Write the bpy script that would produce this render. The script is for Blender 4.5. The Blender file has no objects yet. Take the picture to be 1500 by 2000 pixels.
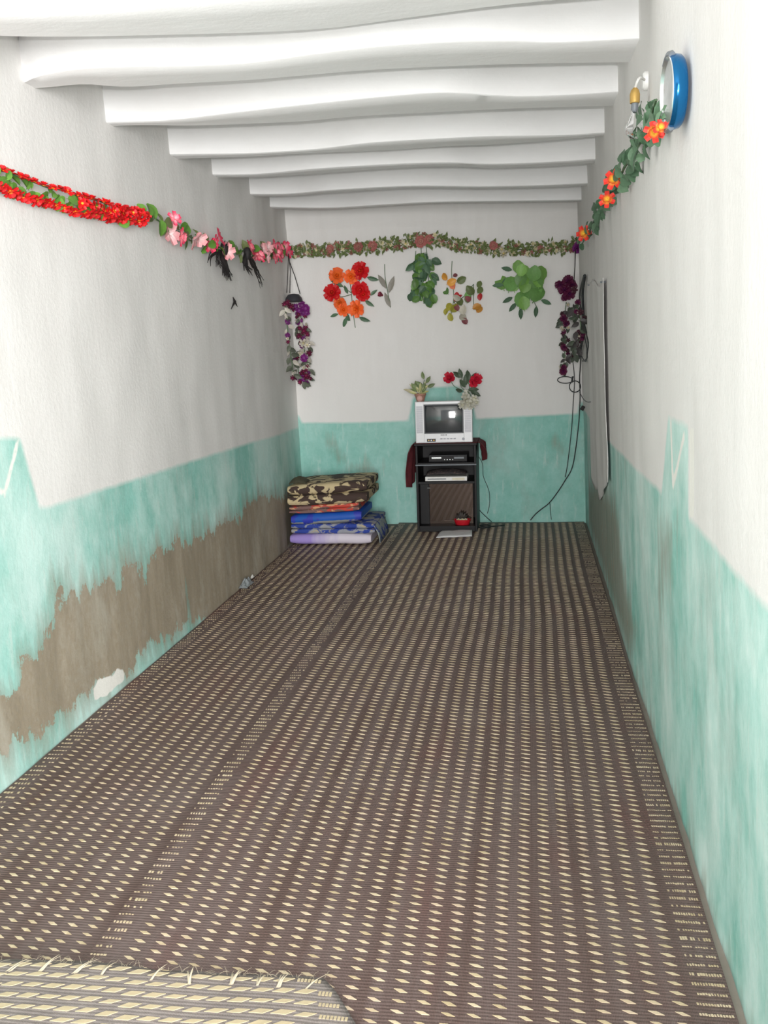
import bpy, bmesh, math, random
import numpy as np
from mathutils import Vector, Matrix, Euler, noise

S = bpy.context.scene
COL = S.collection
rnd = random.Random(7)

# ------------------------------------------------------------------ camera, world, lights, exposure
F = 1800.0                                  # focal length in pixels of the 1500 x 2000 frame
CAMZ = 1.5
def _cam_rot():
    v = Vector(((1033 - 750) / F, (1000 - 670) / F, -1)).normalized()
    a = Vector((1, .036, 0))
    x = (a - a.dot(v) * v).normalized()
    z = x.cross(v)
    return Matrix((x, v, z))                # camera axes -> world axes
RC = _cam_rot()
cam_data = bpy.data.cameras.new('camera')
cam = bpy.data.objects.new('camera', cam_data)
COL.objects.link(cam)
cam.matrix_world = Matrix.Translation((0, 0, CAMZ)) @ RC.to_4x4()
cam_data.sensor_fit = 'VERTICAL'
cam_data.sensor_height = 36
cam_data.lens = F * 36 / 2000
cam_data.clip_start = .05
S.camera = cam

world = bpy.data.worlds.new('world'); S.world = world
world.use_nodes = True
bg = world.node_tree.nodes['Background']
bg.inputs[0].default_value = (.93, .97, 1, 1)
bg.inputs[1].default_value = .7

def area(name, loc, target, sx, sy, power, color=(1, 1, 1)):
    l = bpy.data.lights.new(name, 'AREA'); l.shape = 'RECTANGLE'; l.size = sx; l.size_y = sy
    l.energy = power; l.color = color
    o = bpy.data.objects.new(name, l); COL.objects.link(o)
    o.location = loc
    o.rotation_euler = (Vector(target) - Vector(loc)).to_track_quat('-Z', 'Y').to_euler()
    return o
area('courtyard_daylight', (1.3, -5.4, 1.8), (-1.0, 6, 1.2), 3.2, 2.8, 1120, (1, .985, .97))  # added fill lamp beyond the open end, lifts the left and far walls
area('doorway_daylight', (-.2, -.55, 1.5), (-.9, 4, 1.3), .7, 1.5, 7, (1, .985, .97))
area('camera_flash', (.07, -.02, 1.60), (-.85, 7, 2.2), .08, .05, 45, (1, .985, .97))

S.view_settings.view_transform = 'Standard'
S.view_settings.look = 'None'
S.view_settings.gamma = 1
S.view_settings.use_curve_mapping = False
S.view_settings.exposure = 0.12

# ------------------------------------------------------------------ rays through the lens onto real surfaces
def ray(px, py):
    return RC @ Vector(((px - 750) / F, (1000 - py) / F, -1))
CP = Vector((0, 0, CAMZ))
def smooth01(a, b, x):
    t = min(1, max(0, (x - a) / (b - a))); return t * t * (3 - 2 * t)
def XL(y, z, n=True):
    x = -1.872 - .014 * z - .10 * smooth01(6.5, 7.8, y)
    if n: x += .010 * noise.noise((y * 1.3, z * 1.1, 3.3)) + .004 * noise.noise((y * 5, z * 3, 8.1))
    return x
def XR(y, z, n=True):
    x = .466 - .03 * z
    if n: x += .010 * noise.noise((y * 1.3, z * 1.1, 13.3)) + .004 * noise.noise((y * 5, z * 3, 18.1))
    return x
YB0 = 7.815
def YB(x, z, n=True):
    y = YB0
    if n: y += .008 * noise.noise((x * 1.3, z * 1.1, 23.3)) + .003 * noise.noise((x * 5, z * 4, 28.1))
    return y
def at(px, py, Y):
    d = ray(px, py); return CP + d * (Y / d.y)
def onback(px, py, off=0.0):
    return at(px, py, YB0 - off)
def onfloor(px, py, z=0.0):
    d = ray(px, py); return CP + d * ((z - CAMZ) / d.z)
def onplane_z(px, py, z):
    d = ray(px, py); return CP + d * ((z - CAMZ) / d.z)
def onleft(px, py, off=0.0):
    d = ray(px, py); X = -1.88
    for _ in range(6):
        p = CP + d * ((X + off) / d.x); X = XL(p.y, p.z, False)
    return CP + d * ((X + off) / d.x)
def onright(px, py, off=0.0):
    d = ray(px, py); X = .45
    for _ in range(6):
        p = CP + d * ((X - off) / d.x); X = XR(p.y, p.z, False)
    return CP + d * ((X - off) / d.x)

# ------------------------------------------------------------------ materials
def lin(r, g, b):
    f = lambda c: (c / 255 / 12.92) if c / 255 <= .04045 else ((c / 255 + .055) / 1.055) ** 2.4
    return (f(r), f(g), f(b), 1)
class NT:
    """small node-tree writer"""
    def __init__(s, name):
        s.m = bpy.data.materials.new(name); s.m.use_nodes = True
        s.t = s.m.node_tree; s.b = s.t.nodes['Principled BSDF']
    def n(s, typ, **kw):
        nd = s.t.nodes.new(typ)
        for k, v in kw.items(): setattr(nd, k, v)
        return nd
    def link(s, a, b): s.t.links.new(a, b)
    def set(s, nd, key, v):
        if hasattr(v, 'is_output') or isinstance(v, bpy.types.NodeSocket): s.link(v, nd.inputs[key])
        else: nd.inputs[key].default_value = v
    def coord(s, scale=(1, 1, 1), out='Object'):
        c = s.n('ShaderNodeTexCoord'); m = s.n('ShaderNodeMapping')
        s.link(c.outputs[out], m.inputs[0]); m.inputs['Scale'].default_value = scale
        return m.outputs[0]
    def noise(s, vec, scale, detail=4, rough=.6, dist=0):
        n = s.n('ShaderNodeTexNoise'); s.link(vec, n.inputs['Vector'])
        n.inputs['Scale'].default_value = scale; n.inputs['Detail'].default_value = detail
        n.inputs['Roughness'].default_value = rough; n.inputs['Distortion'].default_value = dist
        return n.outputs[0]
    def rng(s, v, a, b, c=0, d=1):
        n = s.n('ShaderNodeMapRange'); s.link(v, n.inputs[0])
        for i, x in enumerate((a, b, c, d)): n.inputs[i + 1].default_value = x
        return n.outputs[0]
    def math(s, op, a, b=0):
        n = s.n('ShaderNodeMath', operation=op)
        for i, x in enumerate((a, b)):
            s.set(n, i, x)
        return n.outputs[0]
    def mix(s, fac, a, b):
        n = s.n('ShaderNodeMix', data_type='RGBA')
        for i, x in ((0, fac), (6, a), (7, b)): s.set(n, i, x)
        return n.outputs[2]
    def attr(s, name):
        return s.n('ShaderNodeAttribute', attribute_name=name).outputs['Fac']
    def bump(s, h, strength=.4, dist=.01):
        n = s.n('ShaderNodeBump'); s.link(h, n.inputs['Height'])
        n.inputs['Strength'].default_value = strength; n.inputs['Distance'].default_value = dist
        s.link(n.outputs[0], s.b.inputs['Normal'])
    def base(s, v): s.set(s.b, 'Base Color', v)
    def rough(s, v): s.set(s.b, 'Roughness', v)

def plain(name, rgb, rough=.6, metal=0, vary=.10, scale=30, spec=None, bump=0):
    t = NT(name); c = rgb
    v = t.noise(t.coord(), scale, 3)
    dk = tuple(x * (1 - vary) for x in c[:3]) + (1,); lt = tuple(min(1, x * (1 + vary)) for x in c[:3]) + (1,)
    t.base(t.mix(v, dk, lt)); t.rough(rough); t.b.inputs['Metallic'].default_value = metal
    if spec is not None: t.b.inputs['Specular IOR Level'].default_value = spec
    if bump: t.bump(v, bump, .004)
    return t.m

def petal_mat(name, centre, edge, r, tint=.12, rough=.6):
    """colour runs from the heart of the blossom to the petal tips"""
    t = NT(name)
    c = t.n('ShaderNodeTexCoord'); l = t.n('ShaderNodeVectorMath', operation='LENGTH')
    t.link(c.outputs['Object'], l.inputs[0])
    k = t.rng(l.outputs['Value'], r * .25, r * .7)
    col = t.mix(k, centre, edge)
    oi = t.n('ShaderNodeObjectInfo')
    hs = t.n('ShaderNodeHueSaturation')
    t.link(col, hs.inputs['Color'])
    t.link(t.rng(oi.outputs['Random'], 0, 1, 1 - tint, 1 + tint), hs.inputs['Value'])
    t.base(hs.outputs[0]); t.rough(rough)
    return t.m

def leaf_mat(name, rgb, tint=.25, rough=.5):
    t = NT(name)
    oi = t.n('ShaderNodeObjectInfo'); hs = t.n('ShaderNodeHueSaturation')
    v = t.noise(t.coord(), 60, 2)
    t.link(t.mix(v, tuple(x * .75 for x in rgb[:3]) + (1,), tuple(x * 1.2 for x in rgb[:3]) + (1,)), hs.inputs['Color'])
    t.link(t.rng(oi.outputs['Random'], 0, 1, 1 - tint, 1 + tint), hs.inputs['Value'])
    t.base(hs.outputs[0]); t.rough(rough)
    return t.m

WHITE = (.85, .84, .825, 1)
TEAL = (.20, .58, .46, 1)

def wall_mat(name, pale=.8, smudge=.35):
    t = NT(name)
    co = t.coord(); cs = t.coord((1, 1, .18))
    edge = t.noise(co, 9, 6, .7); fine = t.noise(co, 45, 5, .65); big = t.noise(co, 1.6, 4, .6); streak = t.noise(cs, 11, 6, .65)
    # white lime wash
    w = t.mix(t.rng(streak, .35, .7), (.80, .785, .765, 1), WHITE)
    w = t.mix(t.rng(big, .3, .75), (.81, .795, .775, 1), w)
    # teal distemper, thin and patchy
    tl = t.mix(t.rng(edge, .3, .72), (.22, .53, .45, 1), (.36, .66, .60, 1))
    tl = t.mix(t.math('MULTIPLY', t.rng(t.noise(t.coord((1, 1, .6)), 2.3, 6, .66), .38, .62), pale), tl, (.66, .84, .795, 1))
    gm = t.math('MULTIPLY', t.rng(t.noise(t.coord((1, 1, .45)), 3.4, 6, .68), .53, .72), smudge)
    tl = t.mix(gm, tl, (.36, .43, .385, 1))
    tl = t.mix(t.math('MULTIPLY', t.rng(t.noise(cs, 26, 5, .7), .56, .72), .6), tl, (.64, .75, .70, 1))
    # bare mud plaster
    br = t.mix(t.rng(streak, .3, .7), (.235, .20, .148, 1), (.43, .375, .295, 1))
    br = t.mix(t.rng(fine, .35, .75), br, (.33, .275, .195, 1))
    br = t.mix(t.math('MULTIPLY', t.rng(t.noise(t.coord((1, 1, .5)), 5, 6, .7), .5, .7), .7), br, (.47, .44, .37, 1))
    j = t.math('MULTIPLY', t.math('SUBTRACT', edge, .5), .06)
    j2 = t.math('MULTIPLY', t.math('SUBTRACT', t.noise(co, 16, 7, .75), .5), .22)
    j3 = t.math('MULTIPLY', t.math('SUBTRACT', streak, .5), .26)
    mt = t.rng(t.math('ADD', t.attr('teal'), t.math('MULTIPLY', j, .35)), -.012, .012)
    mb = t.rng(t.math('ADD', t.attr('brown'), t.math('ADD', t.math('ADD', j2, j3), t.math('MULTIPLY', t.math('SUBTRACT', fine, .5), .05))), -.003, .005)
    mbl = t.math('MULTIPLY', t.rng(t.math('ADD', t.attr('worn'), t.math('ADD', j3, j3)), -.05, .12), .8)
    mw = t.rng(t.math('ADD', t.attr('lime'), t.math('MULTIPLY', j, .25)), -.003, .004)
    col = t.mix(mt, w, tl)
    col = t.mix(t.math('MULTIPLY', mbl, mt), col, t.mix(t.rng(streak, .3, .7), (.22, .20, .15, 1), (.34, .36, .29, 1)))
    col = t.mix(mb, col, br)
    col = t.mix(mw, col, (.86, .85, .80, 1))
    t.base(col); t.rough(.85); t.b.inputs['Specular IOR Level'].default_value = .25
    h = t.math('ADD', t.math('MULTIPLY', streak, .35), t.math('ADD', t.math('MULTIPLY', fine, .35), t.math('MULTIPLY', mb, -.5)))
    t.bump(h, .24, .02)
    return t.m

M = {}
def mat(key, fn):
    if key not in M: M[key] = fn()
    return M[key]

# ------------------------------------------------------------------ mesh helpers
class MB:
    def __init__(s): s.v = []; s.f = []; s.mi = []; s.cur = 0; s.round = False; s.inbox = False
    def add(s, vs, fs, M4=None):
        o = len(s.v)
        if not s.inbox: s.round = True
        for p in vs:
            p = Vector(p)
            if M4 is not None: p = M4 @ p
            s.v.append(tuple(p))
        for f in fs: s.f.append(tuple(i + o for i in f)); s.mi.append(s.cur)
        return s
    def box(s, lo, hi, M4=None, bev=0.0, seg=2):
        bm = bmesh.new(); bmesh.ops.create_cube(bm, size=1)
        c = [(a + b) / 2 for a, b in zip(lo, hi)]; d = [abs(b - a) for a, b in zip(lo, hi)]
        for v in bm.verts: v.co = Vector((v.co.x * d[0] + c[0], v.co.y * d[1] + c[1], v.co.z * d[2] + c[2]))
        if bev: bmesh.ops.bevel(bm, geom=bm.edges[:], offset=bev, segments=seg, profile=.6, affect='EDGES')
        bm.verts.index_update()
        s.inbox = True; s.add([v.co.copy() for v in bm.verts], [[v.index for v in f.verts] for f in bm.faces], M4); s.inbox = False; bm.free()
        return s
    def tube(s, path, r, n=6, cap=True, M4=None):
        P = [Vector(p) for p in path]; rings = []; vs = []; fs = []
        up = Vector((0, 0, 1))
        prev = None
        for i, p in enumerate(P):
            d = (P[min(i + 1, len(P) - 1)] - P[max(i - 1, 0)])
            d = d.normalized() if d.length > 1e-9 else Vector((0, 0, 1))
            if prev is None:
                a = d.orthogonal().normalized()
            else:
                a = (prev - prev.dot(d) * d)
                a = a.normalized() if a.length > 1e-6 else d.orthogonal().normalized()
            prev = a; b = d.cross(a)
            rr = r[i] if isinstance(r, (list, tuple)) else r
            for k in range(n):
                t = 2 * math.pi * k / n
                vs.append(p + a * math.cos(t) * rr + b * math.sin(t) * rr)
        for i in range(len(P) - 1):
            for k in range(n):
                fs.append((i * n + k, i * n + (k + 1) % n, (i + 1) * n + (k + 1) % n, (i + 1) * n + k))
        if cap:
            fs.append(tuple(range(n))[::-1]); fs.append(tuple((len(P) - 1) * n + k for k in range(n)))
        return s.add(vs, fs, M4)
    def lathe(s, prof, n=24, M4=None, cap0=True, cap1=True):
        vs = []; fs = []
        for r, z in prof:
            for k in range(n):
                t = 2 * math.pi * k / n; vs.append((r * math.cos(t), r * math.sin(t), z))
        for i in range(len(prof) - 1):
            for k in range(n):
                fs.append((i * n + k, i * n + (k + 1) % n, (i + 1) * n + (k + 1) % n, (i + 1) * n + k))
        if cap0: fs.append(tuple(range(n))[::-1])
        if cap1: fs.append(tuple((len(prof) - 1) * n + k for k in range(n)))
        return s.add(vs, fs, M4)
    def grid(s, fn, nu, nv, M4=None, thick=0.0):
        vs = [fn(i / nu, j / nv) for j in range(nv + 1) for i in range(nu + 1)]
        fs = [(j * (nu + 1) + i, j * (nu + 1) + i + 1, (j + 1) * (nu + 1) + i + 1, (j + 1) * (nu + 1) + i) for j in range(nv) for i in range(nu)]
        return s.add(vs, fs, M4)
    def mesh(s, name, mats, smooth=True):
        me = bpy.data.meshes.new(name); me.from_pydata(s.v, [], s.f); me.update()
        for m in (mats if isinstance(mats, (list, tuple)) else [mats]): me.materials.append(m)
        if smooth and s.round:
            me.polygons.foreach_set('use_smooth', [True] * len(me.polygons))
            me.set_sharp_from_angle(angle=math.radians(38))
        if any(s.mi): me.polygons.foreach_set('material_index', s.mi)
        me.update()
        return me

def link(name, me, parent=None, M4=None):
    o = bpy.data.objects.new(name, me); COL.objects.link(o)
    m = M4 if M4 is not None else Matrix.Identity(4)
    if parent is not None:
        o.parent = parent; o.matrix_parent_inverse = Matrix.Identity(4)
        w = WM.get(parent.name, Matrix.Identity(4))
        o.matrix_local = w.inverted() @ m
        WM[o.name] = m
    else:
        o.matrix_world = m; WM[o.name] = m
    return o
WM = {}                                       # world matrices by object name
def thing(name, loc, label, cat, group=None):
    o = bpy.data.objects.new(name, None); COL.objects.link(o)
    o.empty_display_size = .1
    o.location = loc; WM[o.name] = Matrix.Translation(loc)
    tag(o, label, cat, group); return o
def tag(o, label, cat, group=None):
    o['label'] = label; o['category'] = cat
    if group: o['group'] = group
    return o
def part(name, mb, m, parent, smooth=True, M4=None):
    return link(name, mb.mesh(name, m, smooth), parent, M4)
def struct(o): o['kind'] = 'structure'; return o
def T(p): return Matrix.Translation(p)
def frame(p, zdir, spin=0.0, scale=1.0, up=None):
    z = Vector(zdir).normalized()
    u = Vector(up) if up is not None else (Vector((0, 0, 1)) if abs(z.z) < .9 else Vector((0, 1, 0)))
    x = u.cross(z).normalized(); y = z.cross(x)
    R = Matrix((x, y, z)).transposed().to_4x4()
    return T(p) @ R @ Matrix.Rotation(spin, 4, 'Z') @ Matrix.Scale(scale, 4)
def catmull(P, n=8):
    P = [Vector(p) for p in P]; out = []
    for i in range(len(P) - 1):
        a, b, c, d = P[max(i - 1, 0)], P[i], P[i + 1], P[min(i + 2, len(P) - 1)]
        for k in range(n):
            t = k / n
            out.append(.5 * ((2 * b) + (c - a) * t + (2 * a - 5 * b + 4 * c - d) * t * t + (3 * b - a - 3 * c + d) * t ** 3))
    out.append(P[-1]); return out
def along(P, t):
    L = [0]
    for a, b in zip(P, P[1:]): L.append(L[-1] + (b - a).length)
    s = t * L[-1]
    for i in range(len(P) - 1):
        if L[i + 1] >= s:
            k = (s - L[i]) / max(1e-9, L[i + 1] - L[i]); return P[i].lerp(P[i + 1], k), (P[i + 1] - P[i]).normalized()
    return P[-1], (P[-1] - P[-2]).normalized()

# ------------------------------------------------------------------ the room shell
def sdist(P, poly):
    """signed distance (inside positive) of points P (N,2) to a closed polygon"""
    P = np.asarray(P, float); Q = np.asarray(poly, float)
    best = np.full(len(P), 1e9); inside = np.zeros(len(P), bool)
    for i in range(len(Q)):
        a, b = Q[i], Q[(i + 1) % len(Q)]
        ab = b - a; L = max(1e-12, ab @ ab)
        t = np.clip(((P - a) @ ab) / L, 0, 1)
        d = np.hypot(*(P - a - t[:, None] * ab).T); best = np.minimum(best, d)
        c = (a[1] > P[:, 1]) != (b[1] > P[:, 1])
        with np.errstate(divide='ignore', invalid='ignore'):
            x = (b[0] - a[0]) * (P[:, 1] - a[1]) / (b[1] - a[1] + 1e-15) + a[0]
        inside ^= c & (P[:, 0] < x)
    return np.where(inside, best, -best)
def stroke(P, a, b, w):
    P = np.asarray(P, float); a = np.array(a); b = np.array(b); ab = b - a
    t = np.clip(((P - a) @ ab) / (ab @ ab), 0, 1)
    return w - np.hypot(*(P - a - t[:, None] * ab).T)

def wall(name, fn, u0, u1, z0, z1, step, m, masks, flip=False):
    nu = int((u1 - u0) / step); nv = int((z1 - z0) / step)
    us = np.linspace(u0, u1, nu + 1); zs = np.linspace(z0, z1, nv + 1)
    vs = []; uv = []
    for z in zs:
        for u in us: vs.append(fn(u, z)); uv.append((u, z))
    fs = []
    for j in range(nv):
        for i in range(nu):
            q = (j * (nu + 1) + i, j * (nu + 1) + i + 1, (j + 1) * (nu + 1) + i + 1, (j + 1) * (nu + 1) + i)
            fs.append(q[::-1] if flip else q)
    me = bpy.data.meshes.new(name); me.from_pydata(vs, [], fs); me.update()
    me.polygons.foreach_set('use_smooth', [True] * len(me.polygons)); me.materials.append(m)
    uv = np.array(uv)
    for k in ('teal', 'brown', 'worn', 'lime'):
        val = masks[k](uv) if k in masks else np.full(len(uv), -1.0)
        a = me.attributes.new(k, 'FLOAT', 'POINT'); a.data.foreach_set('value', val.astype(np.float32))
    return struct(link(name, me))

LZ = lambda px, py: (lambda p: (p.y, p.z))(onleft(px, py))
RZ = lambda px, py: (lambda p: (p.y, p.z))(onright(px, py))
BZ = lambda px, py: (lambda p: (p.x, p.z))(onback(px, py))

# left wall
lt = [LZ(*p) for p in [(3, 856), (38, 857), (75, 992), (95, 990), (300, 925), (500, 862), (583, 836)]]
yl0 = lt[0][0]; zl0 = lt[0][1]; base_l = lt[2][1]
teal_l = [(-2, -.2), (-2, base_l), (yl0 - .30, base_l), (yl0 - .24, zl0)] + lt + [(9, lt[-1][1]), (9, -.2)]
brown_l = [LZ(*p) for p in [(2, 1352), (35, 1335), (42, 1292), (80, 1275), (88, 1252), (112, 1195), (112, 1145), (120, 1130), (128, 1160), (150, 1168),
           (190, 1143), (222, 1125), (234, 1150), (245, 1102), (275, 1100), (281, 1125), (300, 1085), (330, 1062), (380, 1056), (410, 1040), (440, 1020),
           (470, 1010), (475, 985), (510, 968), (540, 978), (575, 955)]]
low_l = [LZ(*p) for p in [(398, 1206), (376, 1214), (340, 1234), (318, 1242), (314, 1256), (290, 1262), (270, 1286), (260, 1318), (246, 1312),
         (236, 1306), (200, 1330), (180, 1345), (160, 1360), (140, 1380), (105, 1402), (90, 1420), (55, 1440), (20, 1457), (2, 1482)]]
brown_l = [(2.2, brown_l[0][1] - .03)] + brown_l + [(9, brown_l[-1][1]), (9, -.3), (low_l[0][0], -.3)] + low_l + [(2.2, low_l[-1][1])]
sl = [LZ(360, 1130), LZ(366, 1175), LZ(372, 1215)]
patch = [LZ(*p) for p in [(182, 1347), (205, 1325), (238, 1306), (251, 1322), (215, 1352), (185, 1376)]]
va, vb = LZ(34, 862), LZ(8, 968)
vc = (2 * vb[0] - va[0] - .03, va[1] - .02)
mask_l = dict(
    teal=lambda P: sdist(P, teal_l),
    brown=lambda P: np.minimum(sdist(P, brown_l), -np.maximum(stroke(P, sl[0], sl[1], .012), stroke(P, sl[1], sl[2], .018)) * 6),
    worn=lambda P: np.minimum(sdist(P, brown_l) + .10, .3) - .04,
    lime=lambda P: np.maximum.reduce([sdist(P, patch) + .030 * np.array([noise.noise((a * 9, b * 9, 2)) + .6 * noise.noise((a * 25, b * 25, 5)) for a, b in P]), stroke(P, va, vb, .010), stroke(P, vb, vc, .010)]))
CZ = 2.78
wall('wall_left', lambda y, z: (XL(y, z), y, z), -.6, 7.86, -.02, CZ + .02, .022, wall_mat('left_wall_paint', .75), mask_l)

# right wall
rt_far = [RZ(*p) for p in [(1192, 866), (1240, 912), (1292, 962), (1302, 816), (1338, 832), (1340, 1012), (1400, 1078), (1498, 1190)]]
teal_r = [(9, -.2), (9, rt_far[0][1])] + rt_far + [(-2, rt_far[-1][1]), (-2, -.2)]
worn_r = [RZ(*p) for p in [(1149, 940), (1175, 930), (1205, 975), (1218, 1100), (1245, 1230), (1232, 1300), (1195, 1180), (1150, 1030)]]
grey_r = [RZ(*p) for p in [(1285, 985), (1320, 1010), (1312, 1130), (1290, 1260), (1280, 1150)]]
foot_r = [(-2, -.1), (-2, .010), (9, .05), (9, -.1)]
r1, r2, r3 = RZ(1307, 822), RZ(1312, 948), RZ(1332, 850)
c1, c2, c3 = RZ(1276, 975), RZ(1280, 1100), RZ(1270, 1330)
edge_w = [RZ(1341, 836), RZ(1349, 836), RZ(1350, 1010), RZ(1342, 1010)]
mask_r = dict(
    teal=lambda P: sdist(P, teal_r),
    worn=lambda P: np.maximum.reduce([sdist(P, worn_r), sdist(P, grey_r) - .06, sdist(P, foot_r) - .02]),
    brown=lambda P: np.minimum(sdist(P, worn_r) - .14, -.035),
    lime=lambda P: np.maximum.reduce([stroke(P, r1, r2, .015), stroke(P, r2, r3, .013), sdist(P, edge_w), stroke(P, c1, c2, .004), stroke(P, c2, c3, .005)]))
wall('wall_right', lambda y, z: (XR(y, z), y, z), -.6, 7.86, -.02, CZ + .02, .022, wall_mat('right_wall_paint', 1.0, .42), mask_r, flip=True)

# back wall
tb = [BZ(*p) for p in [(560, 812), (583, 812), (590, 826), (700, 825), (798, 822), (806, 778), (842, 757), (890, 754), (918, 768), (926, 802), (930, 818),
      (1060, 811), (1128, 808), (1133, 786), (1160, 784)]]
teal_b = [(tb[0][0] - .5, -.2)] + tb + [(tb[-1][0] + .5, -.2)]
sm_ = [(BZ(*a), BZ(*b), w) for a, b, w in [((650, 868), (662, 895), .10), ((690, 912), (735, 918), .09), ((625, 935), (690, 938), .07), ((1085, 865), (1110, 885), .05)]]
mask_b = dict(teal=lambda P: sdist(P, teal_b), worn=lambda P: np.maximum.reduce([stroke(P, a, b, w) * 1.2 - .08 for a, b, w in sm_]))
def yb(x, z): return (x, YB(x, z) - (.012 if z > 2.50 + .01 * math.sin(x * 3) else 0), z)
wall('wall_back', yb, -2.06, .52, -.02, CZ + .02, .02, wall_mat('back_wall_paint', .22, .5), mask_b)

# floor, ceiling
t = NT('earth_floor'); v = t.noise(t.coord(), 8, 5); t.base(t.mix(v, (.20, .17, .14, 1), (.30, .27, .23, 1))); t.rough(.9); t.bump(v, .4, .01)
mb = MB(); mb.box((-2.1, -.6, -.1), (.56, 7.9, -.012)); struct(part('floor', mb, t.m, None))
t = NT('ceiling_lime_wash'); co = t.coord((.35, 1, 1)); v = t.noise(co, 9, 5, .65); v2 = t.noise(t.coord(), 55, 4)
t.base(t.mix(t.rng(v, .3, .7), (.88, .875, .87, 1), (.92, .92, .92, 1))); t.rough(.85); t.b.inputs['Specular IOR Level'].default_value = .2
t.bump(t.math('ADD', v, t.math('MULTIPLY', v2, .3)), .12, .02); CEIL = t.m
mb = MB(); mb.box((-2.1, -.6, CZ), (.56, 7.9, CZ + .1)); ceiling = struct(part('ceiling', mb, CEIL, None))

# ceiling beams: crooked plastered poplar logs; lower edges follow the photograph's wavy lines
def interp(P, x):
    xs = [p[0] for p in P]; ys = [p[1] for p in P]; return float(np.interp(x, xs, ys))
def beam(front, back, zl, zr, extra=0.0):
    """front/back: image polylines of the lower front and lower back edge, lying at the height of the underside"""
    Pf = catmull([onplane_z(x, y, zl + (zr - zl) * (x - front[0][0]) / (front[-1][0] - front[0][0])) for x, y in front], 5)
    Pb = catmull([onplane_z(x, y, zl + (zr - zl) * (x - front[0][0]) / (front[-1][0] - front[0][0])) for x, y in back], 5)
    n = 56; vs = []; fs = []; NP = 9
    fx = [(p.x, p.y) for p in Pf]; bx = [(p.x, p.y) for p in Pb]
    for i in range(n + 1):
        x = -2.04 + (.50 + 2.04) * i / n
        yf = interp(fx, x); ybk = interp(bx, x); zz = zl + (zr - zl) * (x + 1.9) / 2.3
        ybk = max(ybk, yf + .03)
        w = ybk - yf; r = min(.03, w * .35)
        j = .006 * noise.noise((x * 4, yf * 3, 0))
        prof = [(yf - .004 + j, CZ + .01), (yf - .004 + j, zz + .12), (yf - .002 + j * .5, zz + .05), (yf, zz + .004), (yf + .006, zz), ((yf + ybk) / 2, zz + .002),
                (ybk - r * .6, zz), (ybk, zz + r), (ybk + .01, CZ + .01)]
        vs += [(x, a, b) for a, b in prof]
    for i in range(n):
        for k in range(NP - 1):
            fs.append((i * NP + k, (i + 1) * NP + k, (i + 1) * NP + k + 1, i * NP + k + 1))
    fs.append(tuple(range(NP))[::-1]); fs.append(tuple(n * NP + k for k in range(NP)))
    mb = MB(); mb.add(vs, [f[::-1] for f in fs]); return part('ceiling_beam', mb, CEIL, ceiling)
beam([(-60, 20), (200, 10), (420, -8), (700, -32), (1000, -58), (1340, -80)], [(-40, 72), (100, 75), (300, 72), (600, 62), (800, 38), (1000, 12), (1280, -12)], 2.56, 2.56)
beam([(40, 165), (70, 150), (150, 135), (250, 130), (400, 128), (500, 122), (600, 108), (750, 90), (900, 82), (1000, 82), (1100, 84), (1262, 76)],
     [(110, 172), (170, 167), (250, 172), (350, 166), (500, 158), (700, 141), (850, 133), (1000, 128), (1150, 125), (1240, 124)], 2.555, 2.545)
beam([(205, 240), (330, 236), (450, 222), (600, 205), (750, 190), (870, 182), (1000, 189), (1100, 187), (1215, 180)],
     [(240, 247), (290, 246), (380, 247), (500, 243), (600, 238), (700, 229), (850, 221), (1000, 214), (1205, 208)], 2.56, 2.54)
beam([(310, 303), (400, 302), (500, 300), (620, 292), (720, 280), (850, 272), (960, 267), (1100, 265), (1190, 259)],
     [(345, 312), (385, 311), (500, 307), (600, 301), (750, 295), (870, 287), (970, 283), (1080, 275), (1185, 265)], 2.57, 2.535)
beam([(395, 342), (500, 341), (620, 330), (750, 322), (870, 318), (960, 321), (1080, 317), (1165, 311)],
     [(420, 349), (440, 348), (520, 347), (640, 339), (750, 331), (870, 326), (960, 329), (1080, 325), (1165, 319)], 2.58, 2.53)
beam([(458, 380), (560, 380), (650, 372), (800, 364), (940, 365), (1050, 363), (1140, 359)],
     [(470, 385), (560, 385), (650, 378), (800, 369), (940, 370), (1050, 368), (1140, 364)], 2.59, 2.525)
beam([(518, 405), (640, 407), (740, 401), (850, 395), (1000, 393), (1130, 391)],
     [(526, 409), (640, 411), (740, 405), (850, 398), (1000, 396), (1130, 394)], 2.60, 2.52)

# ------------------------------------------------------------------ woven mats
def mat_base_material(name, dark, light, red):
    t = NT(name); co = t.coord()
    stripes = t.noise(t.coord((17, .25, 1)), 1, 3, .6)
    wv = t.n('ShaderNodeTexWave', wave_type='BANDS', bands_direction='Y'); t.link(co, wv.inputs[0]); wv.inputs['Scale'].default_value = 29; wv.inputs['Distortion'].default_value = 1.2
    wx = t.n('ShaderNodeTexWave', wave_type='BANDS', bands_direction='X'); t.link(co, wx.inputs[0]); wx.inputs['Scale'].default_value = 85; wx.inputs['Distortion'].default_value = .6
    c = t.mix(t.rng(stripes, .35, .65), dark, light)
    c = t.mix(t.math('MULTIPLY', t.rng(t.noise(t.coord((3.2, .8, 1)), 1.4, 4, .6), .54, .75), .6), c, red)
    c = t.mix(t.math('MULTIPLY', wv.outputs[0], .35), c, tuple(x * .55 for x in dark[:3]) + (1,))
    c = t.mix(t.math('MULTIPLY', t.rng(t.noise(co, 1.3, 5, .6), .5, .75), .35), c, (.20, .165, .16, 1))
    t.base(c); t.rough(.55); t.b.inputs['Specular IOR Level'].default_value = .35
    t.bump(t.math('ADD', wv.outputs[0], t.math('MULTIPLY', wx.outputs[0], .5)), .5, .002)
    return t.m
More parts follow.
